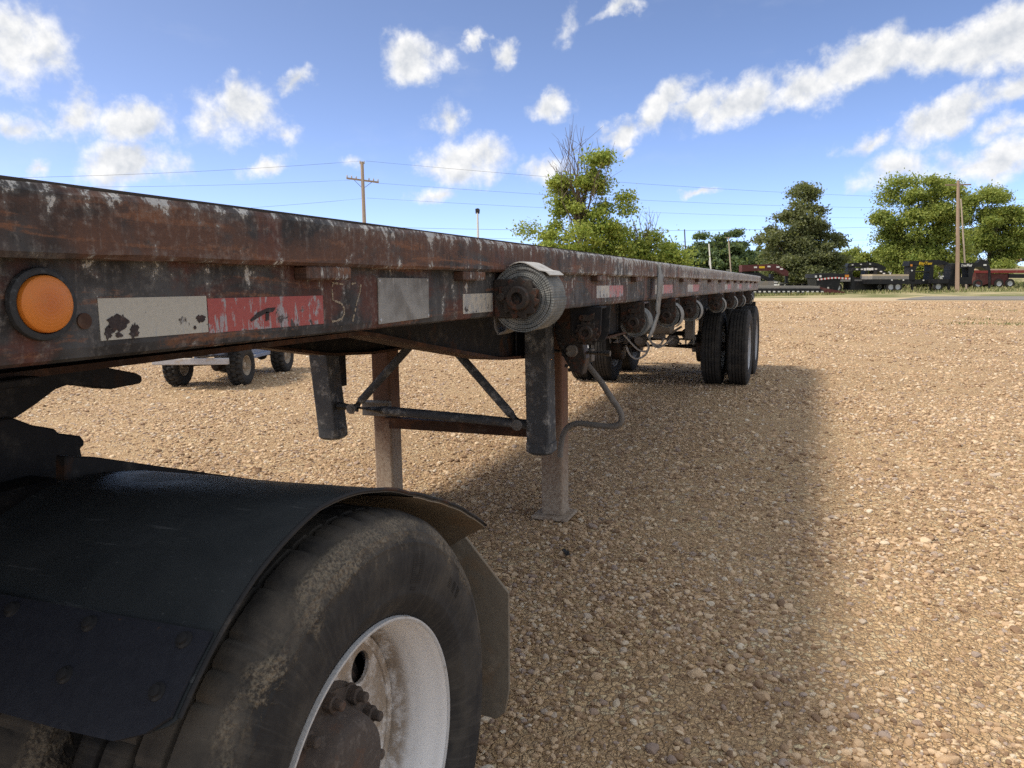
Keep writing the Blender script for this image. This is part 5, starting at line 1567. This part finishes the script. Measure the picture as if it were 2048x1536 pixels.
# 1: gooseneck whose neck shows over the flatbed's tail
d = 68; g = root_px('gooseneck_trailer', 'maroon and black gooseneck neck showing over the far end of the flatbed', 'trailer', 1500, d, GRP)
part_px('neck_beam', M_TMAR, g, d, .9, [(1484, 545), (1484, 530), (1550, 528), (1556, 529), (1577, 543), (1577, 552), (1571, 552), (1550, 541), (1484, 543)])
part_px('lower_arm', M_TBLK, g, d + .2, .6, [(1484, 551), (1484, 545), (1518, 545), (1541, 557), (1541, 563), (1516, 552)])
part_px('riser', M_TBLK, g, d + .2, .5, rect(1541, 1547, 548, 577)); part_px('coupler', M_TBLK, g, d + .3, .2, rect(1571, 1576, 551, 566))
part_px('deck', M_TGRY, g, d, 2.4, rect(1440, 1548, 562, 574)); dots(g, d, [(1511, 534.5), (1538, 533), (1556, 534), (1563, 538)], 6, 3)
dots(g, d, [(1524, 534.5)], 11, 4, M_YEL)
for x in (1452, 1466): tyre_px(g, x, d, .1, .38); tyre_px(g, x, d, 2.2, .38)
# 2: low deck with a row of reflectors
d = 61; g = root_px('lowboy_trailer', 'long low black deck trailer with a row of white reflectors', 'trailer', 1580, d, GRP)
part_px('deck', M_TGRY, g, d, 2.5, rect(1455, 1640, 572, 577)); part_px('side_beam', M_TBLK, g, d - .05, .15, [(1455, 588), (1455, 577), (1640, 577), (1648, 582), (1648, 588)], )
part_px('side_beam', M_TBLK, g, d + 2.4, .15, rect(1455, 1645, 577, 587)); part_px('front_apron', M_TMAR, g, d - .03, 2.5, [(1640, 585), (1640, 574), (1690, 584), (1690, 586)])
dots(g, d - .05, [(1462 + 9.6 * k, 583.3) for k in range(20)], 4.6, 2.6)
for x in (1470, 1488): tyre_px(g, x, d, .4, .28); tyre_px(g, x, d, 2.1, .28)
# a long deck behind
d = 74; g = root_px('flat_trailer', 'grey flat trailer deck behind the low reflector trailer', 'trailer', 1600, d, GRP)
part_px('deck', M_TGRY, g, d, 2.4, rect(1560, 1632, 565, 568.5)); part_px('side_beam', M_TBLK, g, d - .03, .12, rect(1560, 1632, 568.5, 572)); part_px('side_beam', M_TBLK, g, d + 2.3, .12, rect(1560, 1632, 568.5, 572))
dots(g, d - .03, [(1570, 570), (1588, 570), (1604, 570), (1620, 570)], 3.5, 2.2)
for x in (1612, 1626): tyre_px(g, x, d, .3, .36)
# 3: back end with striped tape
d = 65; g = root_px('beavertail_trailer', 'black trailer tail with a red and white striped edge', 'trailer', 1660, d, GRP)
part_px('deck', M_TBLK, g, d, 2.4, [(1632, 556), (1632, 548), (1665, 546), (1702, 549), (1702, 556), (1668, 554)])
part_px('under_frame', M_TBLK, g, d + .2, 2.0, [(1634, 574), (1632, 557), (1682, 557), (1676, 580), (1640, 583)])
part_px('rear_ramp', M_TBLK, g, d + .1, .2, rect(1703, 1709, 553, 580))
dots(g, d, [(1636 + 7 * k, 559.2 - 3.6 * math.sin(min(k, 5) / 5 * 1.3) if k < 6 else 556.0 + (k - 6) * .4) for k in range(0, 10)], 3.6, 3.2)
dots(g, d, [(1639.5 + 7 * k, 558.8 - 3.6 * math.sin(min(k, 5) / 5 * 1.3) if k < 6 else 556.2 + (k - 6) * .4) for k in range(0, 9)], 3.4, 3.0, M_RDOT)
dots(g, d, [(1694, 552)], 8, 5, M_AMB, 'marker_lamp'); dots(g, d, [(1641, 552.5), (1632, 553)], 4, 4, name='marker_lamp')
part_px('jack_leg', M_PALE, g, d - .1, .12, rect(1656, 1658.2, 574, 585))
for x in (1645, 1662): tyre_px(g, x, d, .3, .38); tyre_px(g, x, d, 2.1, .38)
# 4: gooseneck, black
d = 69; g = root_px('gooseneck_trailer', 'black gooseneck trailer with a white marked neck left of the yellow lettered one', 'trailer', 1740, d, GRP)
part_px('neck_beam', M_TBLK, g, d, 1.0, [(1704, 541), (1706, 536), (1756, 534), (1780, 549), (1780, 555), (1773, 552), (1754, 541)])
part_px('riser', M_TBLK, g, d, .9, [(1745, 562), (1748, 540), (1755, 540), (1753, 562)]); part_px('tool_box', M_TBLK, g, d - .1, 1.6, rect(1702, 1752, 562, 580))
part_px('deck', M_TGRY, g, d, 2.4, rect(1640, 1745, 559, 563)); part_px('coupler', M_TBLK, g, d + .3, .2, rect(1774, 1778, 553, 566))
part_px('jack_leg', M_TBLK, g, d, .15, rect(1747, 1750.5, 580, 584)); dots(g, d, [(1730, 538.6), (1735.5, 538.2), (1740, 538.4), (1744.5, 538)], 4.2, 4.6, M_WLET, 'worn_lettering')
dots(g, d, [(1714, 538.5), (1724, 538.5), (1752, 538), (1762, 543), (1768, 547)], 4.5, 2.4)
for x in (1660, 1676): tyre_px(g, x, d, .1, .40); tyre_px(g, x, d, 2.2, .40)
# 5: yellow lettering
d = 67; g = root_px('gooseneck_trailer', 'black gooseneck trailer with yellow lettering on its neck', 'trailer', 1850, d, GRP)
part_px('neck_beam', M_TBLK, g, d, 1.1, [(1817, 532), (1820, 522), (1876, 519.5), (1890, 522), (1909, 532), (1909, 538), (1900, 537), (1886, 529.5), (1866, 530)])
part_px('riser', M_TBLK, g, d, 1.0, [(1819, 563), (1820, 530), (1836, 530), (1831, 540), (1830, 563)], [(1858, 563), (1861, 530), (1868, 530), (1866, 563)])
part_px('riser_brace', M_TBLK, g, d + .05, .8, rect(1829, 1860, 542, 544.5))
part_px('frame', M_TBLK, g, d, 2.4, rect(1745, 1896, 559, 568)); part_px('deck_boards', M_PINE, g, d + .05, 2.3, rect(1745, 1818, 548.5, 552)); part_px('deck_edge', M_TGRY, g, d + .02, 2.36, rect(1745, 1818, 552, 558.5))
part_px('jack_leg', M_TBLK, g, d, .2, rect(1824, 1827, 568, 582.5), rect(1860.5, 1863.5, 568, 582.5)); part_px('coupler', M_TBLK, g, d + .4, .2, rect(1897, 1901, 537, 556))
words(g, 'BigTex', 1837, 529.6, 7.5, d - .01, M_YEL, wpx=27); dots(g, d, [(1823, 530.5)], 4, 4, M_AMB, 'marker_lamp'); dots(g, d, [(1824, 541), (1847, 560.5), (1863, 561), (1807, 560), (1784, 560)], 3, 2.6)
for x in (1783, 1797): tyre_px(g, x, d, .15, .41); tyre_px(g, x, d, 2.2, .41)
# 6: white script, solid box
d = 66; g = root_px('gooseneck_trailer', 'black gooseneck trailer with white script and a solid front box', 'trailer', 1940, d, GRP)
part_px('neck_beam', M_TBLK, g, d, 1.1, [(1901, 540), (1904, 528), (1912, 526), (1968, 525), (1980, 531), (1981, 541), (1976, 541), (1962, 533.5), (1938, 534)])
part_px('riser', M_TBLK, g, d, 1.0, [(1899, 572), (1902, 532), (1921, 533), (1913, 553), (1912, 572)], [(1937, 568), (1937, 532), (1950, 533), (1945, 553), (1943, 568)])
part_px('front_box', M_TBLK, g, d - .06, 1.4, rect(1904, 1944, 554, 568.5)); part_px('frame', M_TBLK, g, d + .05, 2.3, rect(1868, 1900, 558, 567))
part_px('jack_leg', M_TBLK, g, d, .2, rect(1897, 1900.5, 568, 582), rect(1979, 1981.5, 541, 576)); scrawl(g, d, [(1923, 533.3, 1924.5, 527.8), (1924.5, 528.6, 1928, 529.2), (1926, 533, 1927.5, 529.5), (1928.3, 533, 1929.6, 529.5), (1930.5, 533, 1931.6, 529.6), (1933.4, 533, 1935, 527.6), (1935, 528, 1936.2, 532), (1936.2, 532, 1938, 527.6), (1938.3, 533, 1939.2, 529.4), (1940, 533, 1941.2, 529.5), (1942.2, 533, 1944, 528.2)])
part_px('winch_gear', M_TBLK, g, d + .2, .5, [(1955, 526), (1962, 519), (1975, 521), (1980, 528)]); dots(g, d, [(1970, 530)], 6, 3.2)
for x in (1880,): tyre_px(g, x, d, .3, .40)
# 7: red flatbed
d = 76; g = root_px('flatbed_trailer', 'red flatbed trailer at the right edge across the road', 'trailer', 2000, d, GRP)
part_px('deck', M_PINE, g, d + .05, 2.4, rect(1952, 2075, 537.5, 540.5)); part_px('side_rail', M_TRED, g, d, .1, rect(1950, 2075, 540.5, 546))
part_px('side_rail', M_TRED, g, d + 2.4, .1, rect(1950, 2075, 540.5, 546)); part_px('front_panel', M_TMAR, g, d + .1, 2.2, [(1950, 567), (1952, 546), (1982, 546), (1980, 566), (1964, 571)])
part_px('under_body', M_TMAR, g, d + .2, 2.0, [(1983, 570), (1982, 547), (2020, 547), (2014, 570)]); part_px('rear_frame', M_TBLK, g, d + .1, 2.2, rect(2018, 2075, 548, 556))
for x in (1958, 2000, 2022): tyre_px(g, x, d, .2, .45); tyre_px(g, x, d, 2.1, .45)


def back_goose(dx, d, label, mat):
    k = 67 / d; g = root_px('gooseneck_trailer', label, 'trailer', 1850 + dx, d, GRP)
    f = lambda pts: [(1850 + dx + (x - 1850) * k, 548 + (y - 548) * k) for x, y in pts]
    part_px('neck_beam', mat, g, d, 1.1, f([(1817, 532), (1820, 522), (1876, 519.5), (1890, 522), (1909, 532), (1909, 538), (1900, 537), (1886, 529.5), (1866, 530)]))
    part_px('riser', mat, g, d, 1.0, f([(1819, 563), (1820, 530), (1836, 530), (1831, 540), (1830, 563)]), f([(1858, 563), (1861, 530), (1868, 530), (1866, 563)]))
    part_px('frame', mat, g, d, 2.4, f(rect(1720, 1896, 557, 568))); part_px('jack_leg', mat, g, d, .2, f(rect(1824, 1827, 568, 582.5)), f(rect(1860.5, 1863.5, 568, 582.5)))
    dots(g, d, f([(1830, 526), (1850, 525), (1872, 524), (1740, 561), (1770, 561), (1800, 561)]), 3.6, 2.2)
    for x in (1764, 1780): tyre_px(g, f([(x, 560)])[0][0], d, .15, .41); tyre_px(g, f([(x, 560)])[0][0], d, 2.2, .41)


back_goose(-196, 86, 'dark gooseneck trailer behind the striped trailer tail', M_TBLK)
back_goose(-128, 80, 'dark gooseneck trailer behind the white marked neck', M_TBLK)
back_goose(-34, 84, 'maroon gooseneck trailer behind the yellow lettered one', M_TMAR)
back_goose(60, 88, 'dark gooseneck trailer behind the white script one', M_TBLK)


def car(name, label, x, d, length, colour, kind='car', yaw=0.0, z=0.0, group='vehicles parked beyond the trailers'):
    p = vp(x, 560, d); r = tag(empty(name, (p.x, p.y, z), math.atan2(RH.y, RH.x) + yaw), label, 'car' if kind == 'car' else kind, group)
    L = length; k = L / 4.6; w = .88 * k
    m = material('car_paint', lambda t: dict(color=colour, rough=.3, spec=.5, coat=.3))
    if kind == 'van': side = [(-2.3, .35), (2.3, .35), (2.32, .95), (2.0, 1.15), (1.35, 1.9), (-2.2, 1.95), (-2.32, 1.1)]
    elif kind == 'pickup': side = [(-2.3, .45), (2.3, .45), (2.32, 1.0), (1.3, 1.12), (.75, 1.75), (-.45, 1.75), (-.55, 1.12), (-2.3, 1.1)]
    else: side = [(-2.25, .35), (2.25, .35), (2.3, .75), (1.25, .95), (.55, 1.42), (-1.1, 1.45), (-2.0, 1.0), (-2.28, .9)]
    b = MB().prism([(a * k, c * k) for a, c in side], 'Y', -w, w).build('body', m, r, bevel=.09 * k, seg=2)
    wn = {'van': [(1.25, 1.2), (1.9, 1.2), (1.32, 1.8), (1.0, 1.8)], 'pickup': [(-.35, 1.16), (1.1, 1.16), (.68, 1.66), (-.35, 1.66)], 'car': [(-1.6, 1.0), (1.0, .98), (.48, 1.36), (-1.0, 1.38)]}[kind]
    for s in (-1, 1): MB().prism([(a * k, c * k) for a, c in wn], 'Y', min(s * (w - .02), s * (w + .006)), max(s * (w - .02), s * (w + .006))).build('side_window', M_GLASSD, r)
    for a in (-1.4, 1.4):
        for s in (-1, 1):
            wl = bpy.data.objects.new('wheel', None); COL.objects.link(wl); wl.parent = r; wl.location = (a * k, s * (w - .08), .34 * k)
            MB().lathe([(.2 * k, -.1), (.32 * k, -.1), (.34 * k, -.06), (.34 * k, .06), (.32 * k, .1), (.2 * k, .1)], (0, 0, 0), 'Y', 20).build('tyre', M_TYRE, wl, smooth=True)
            MB().lathe([(.21 * k, -.09), (.05, -.07), (0, -.07), (0, .07), (.05, .07), (.21 * k, .09)], (0, 0, 0), 'Y', 16).build('rim', M_ALU, wl, smooth=True)
    for s in (-1, 1): MB().box((2.3 * k, s * .62 * k, .78 * k), (.06, .3 * k, .14 * k)).build('headlight', M_DOT, r, bevel=.01)
    return r


car('parked_pickup', 'white pickup behind the neck of the yellow lettered trailer', 1842, 88, 5.4, (.72, .73, .74), 'pickup')
car('parked_pickup', 'white pickup left of the yellow lettered trailer under the spreading tree', 1790, 96, 5.2, (.70, .71, .72), 'pickup', 0.3)
car('parked_car', 'red car behind the neck of the white script trailer', 1878, 92, 4.6, (.42, .03, .03), 'car', 0.2)
car('parked_car', 'red car left of the yellow lettered neck under the spreading tree', 1812, 104, 4.4, (.40, .03, .03), 'car', -.3)
car('parked_car', 'silver car behind the striped trailer tail', 1725, 98, 4.6, (.42, .43, .44), 'car', .4)
car('parked_van', 'white van behind the low reflector trailer', 1590, 90, 5.0, (.66, .67, .66), 'van', .3)
# red loader over the striped tail
d = 80; g = root_px('loader_tractor', 'small red loader standing behind the striped trailer tail', 'tractor', 1652, d)
part_px('body', M_TRED, g, d, 1.3, [(1640, 556), (1640, 539), (1644, 535), (1664, 535), (1665, 556)], bevel=.03); part_px('roof', M_DOT, g, d + .1, 1.1, rect(1656, 1664, 531.5, 535)); part_px('grille', M_DOT, g, d - .03, .05, rect(1645, 1651, 538, 545))
for x in (1644, 1662): tyre_px(g, x, d, .0, .55, M_DOT); tyre_px(g, x, d, 1.3, .55, M_DOT)

# rising ground at the far right with a few more vehicles and a dark building
hb = MB(); HX = [vp(x, 560, 120) for x in (1880, 1930, 1980, 2060, 2200)]; hz = [0.0, 1.6, 2.6, 3.4, 3.8]
vs = []
for k in range(6):
    for p, z in zip(HX, hz):
        q = p + FH * (k * 12); vs.append((q.x, q.y, (0 if k == 0 else z * (min(k, 3) / 3) ** .7 * 1.15) - .04))
hb.add(vs, [(k * 5 + i, k * 5 + i + 1, (k + 1) * 5 + i + 1, (k + 1) * 5 + i) for k in range(5) for i in range(4)])
struct(hb.build('hillside', M_FIELD, smooth='all'))
car('parked_van', 'pale van on the rise at the far right', 1908, 145, 4.9, (.55, .56, .57), 'van', .2, 2.0)
car('parked_car', 'silver car on the rise left of the pale van', 1988, 150, 4.5, (.45, .46, .48), 'car', -.2, 3.1)
car('parked_car', 'orange-red car on the rise beside the dark shed', 2012, 150, 4.6, (.42, .13, .07), 'car', .1, 3.3)
g = root_px('dark_shed', 'dark shed with a sloping roof at the right edge', 'shed', 2045, 150)
part_px('wall', M_TBLK, g, 150, 8, [(2030, 521), (2036, 505), (2100, 505), (2100, 521)]); part_px('roof', M_TBLK, g, 149.6, 9, [(2032, 507), (2040, 497), (2102, 495), (2102, 507)])

# ------------------------------------------------------------------ grass and weeds
M_GRASS = material('grass_blade', lambda t: dict(color=t.ramp(t.random(), [(0, (.11, .14, .05)), (.5, (.20, .22, .085)), (1, (.40, .36, .20))]), rough=.7, spec=.15))
def blades(name, label, P, hmin, hmax, w, seed):
    g_ = np.random.default_rng(seed); n = len(P); a = g_.uniform(0, 6.28, n); h_ = g_.uniform(hmin, hmax, n); l_ = g_.normal(0, .35, (n, 2)) * h_[:, None]
    dx = np.stack([np.cos(a), np.sin(a), np.zeros(n)], 1) * w
    B = np.concatenate([P, np.zeros((n, 1))], 1) if P.shape[1] == 2 else P
    mid = B + np.concatenate([l_ * .35, (h_ * .6)[:, None]], 1); top = B + np.concatenate([l_, h_[:, None]], 1)
    V = np.stack([B - dx, B + dx, mid + dx * .7, top, mid - dx * .7], 1).reshape(-1, 3); i = np.arange(n)[:, None] * 5
    F = np.concatenate([i + np.array([0, 1, 2, 4]), i + np.array([4, 2, 3, 3])[None, :]], 0)
    F3 = np.concatenate([i + np.array([[0, 1, 2]]), i + np.array([[0, 2, 4]]), i + np.array([[4, 2, 3]])], 0)
    return stuff(tri_mesh(name, V, F3, M_GRASS), label, 'grass')


def band(n, x0, x1, d0, d1, seed, pat=True):
    g_ = np.random.default_rng(seed); out = []
    for _ in range(n):
        x = g_.uniform(x0, x1); d_ = g_.uniform(d0, d1); p = vp(x, 560, d_)
        if pat and math.sin(p.x * .9 + 1) * math.sin(p.y * .7) + g_.normal(0, .35) < .0: continue
        out.append((p.x, p.y))
    return np.array(out)


blades('verge_grass', 'grass and weeds growing along the row of parked trailers', np.concatenate([band(9000, 1490, 2080, 60, 80, 1), band(1200, 1500, 1700, 58, 60, 2)]), .06, .30, .03, 3)
blades('field_grass', 'rough grass under the far trees', band(9000, 1360, 2090, 80, 118, 5), .15, .5, .06, 6)
wp = []
for (x, y, n_, sp_x, sp_y) in ((1990, 648, 150, .9, .25), (2040, 622, 120, 1.2, .4), (1955, 640, 60, .4, .2), (2046, 650, 90, .5, .2)):
    c = gp(x, y)
    for _ in range(n_): wp.append((c.x + rnd.gauss(0, sp_x), c.y + rnd.gauss(0, sp_y)))
blades('lot_weeds', 'sparse low weeds sprouting through the gravel at the right edge', np.array(wp), .02, .09, .012, 8)
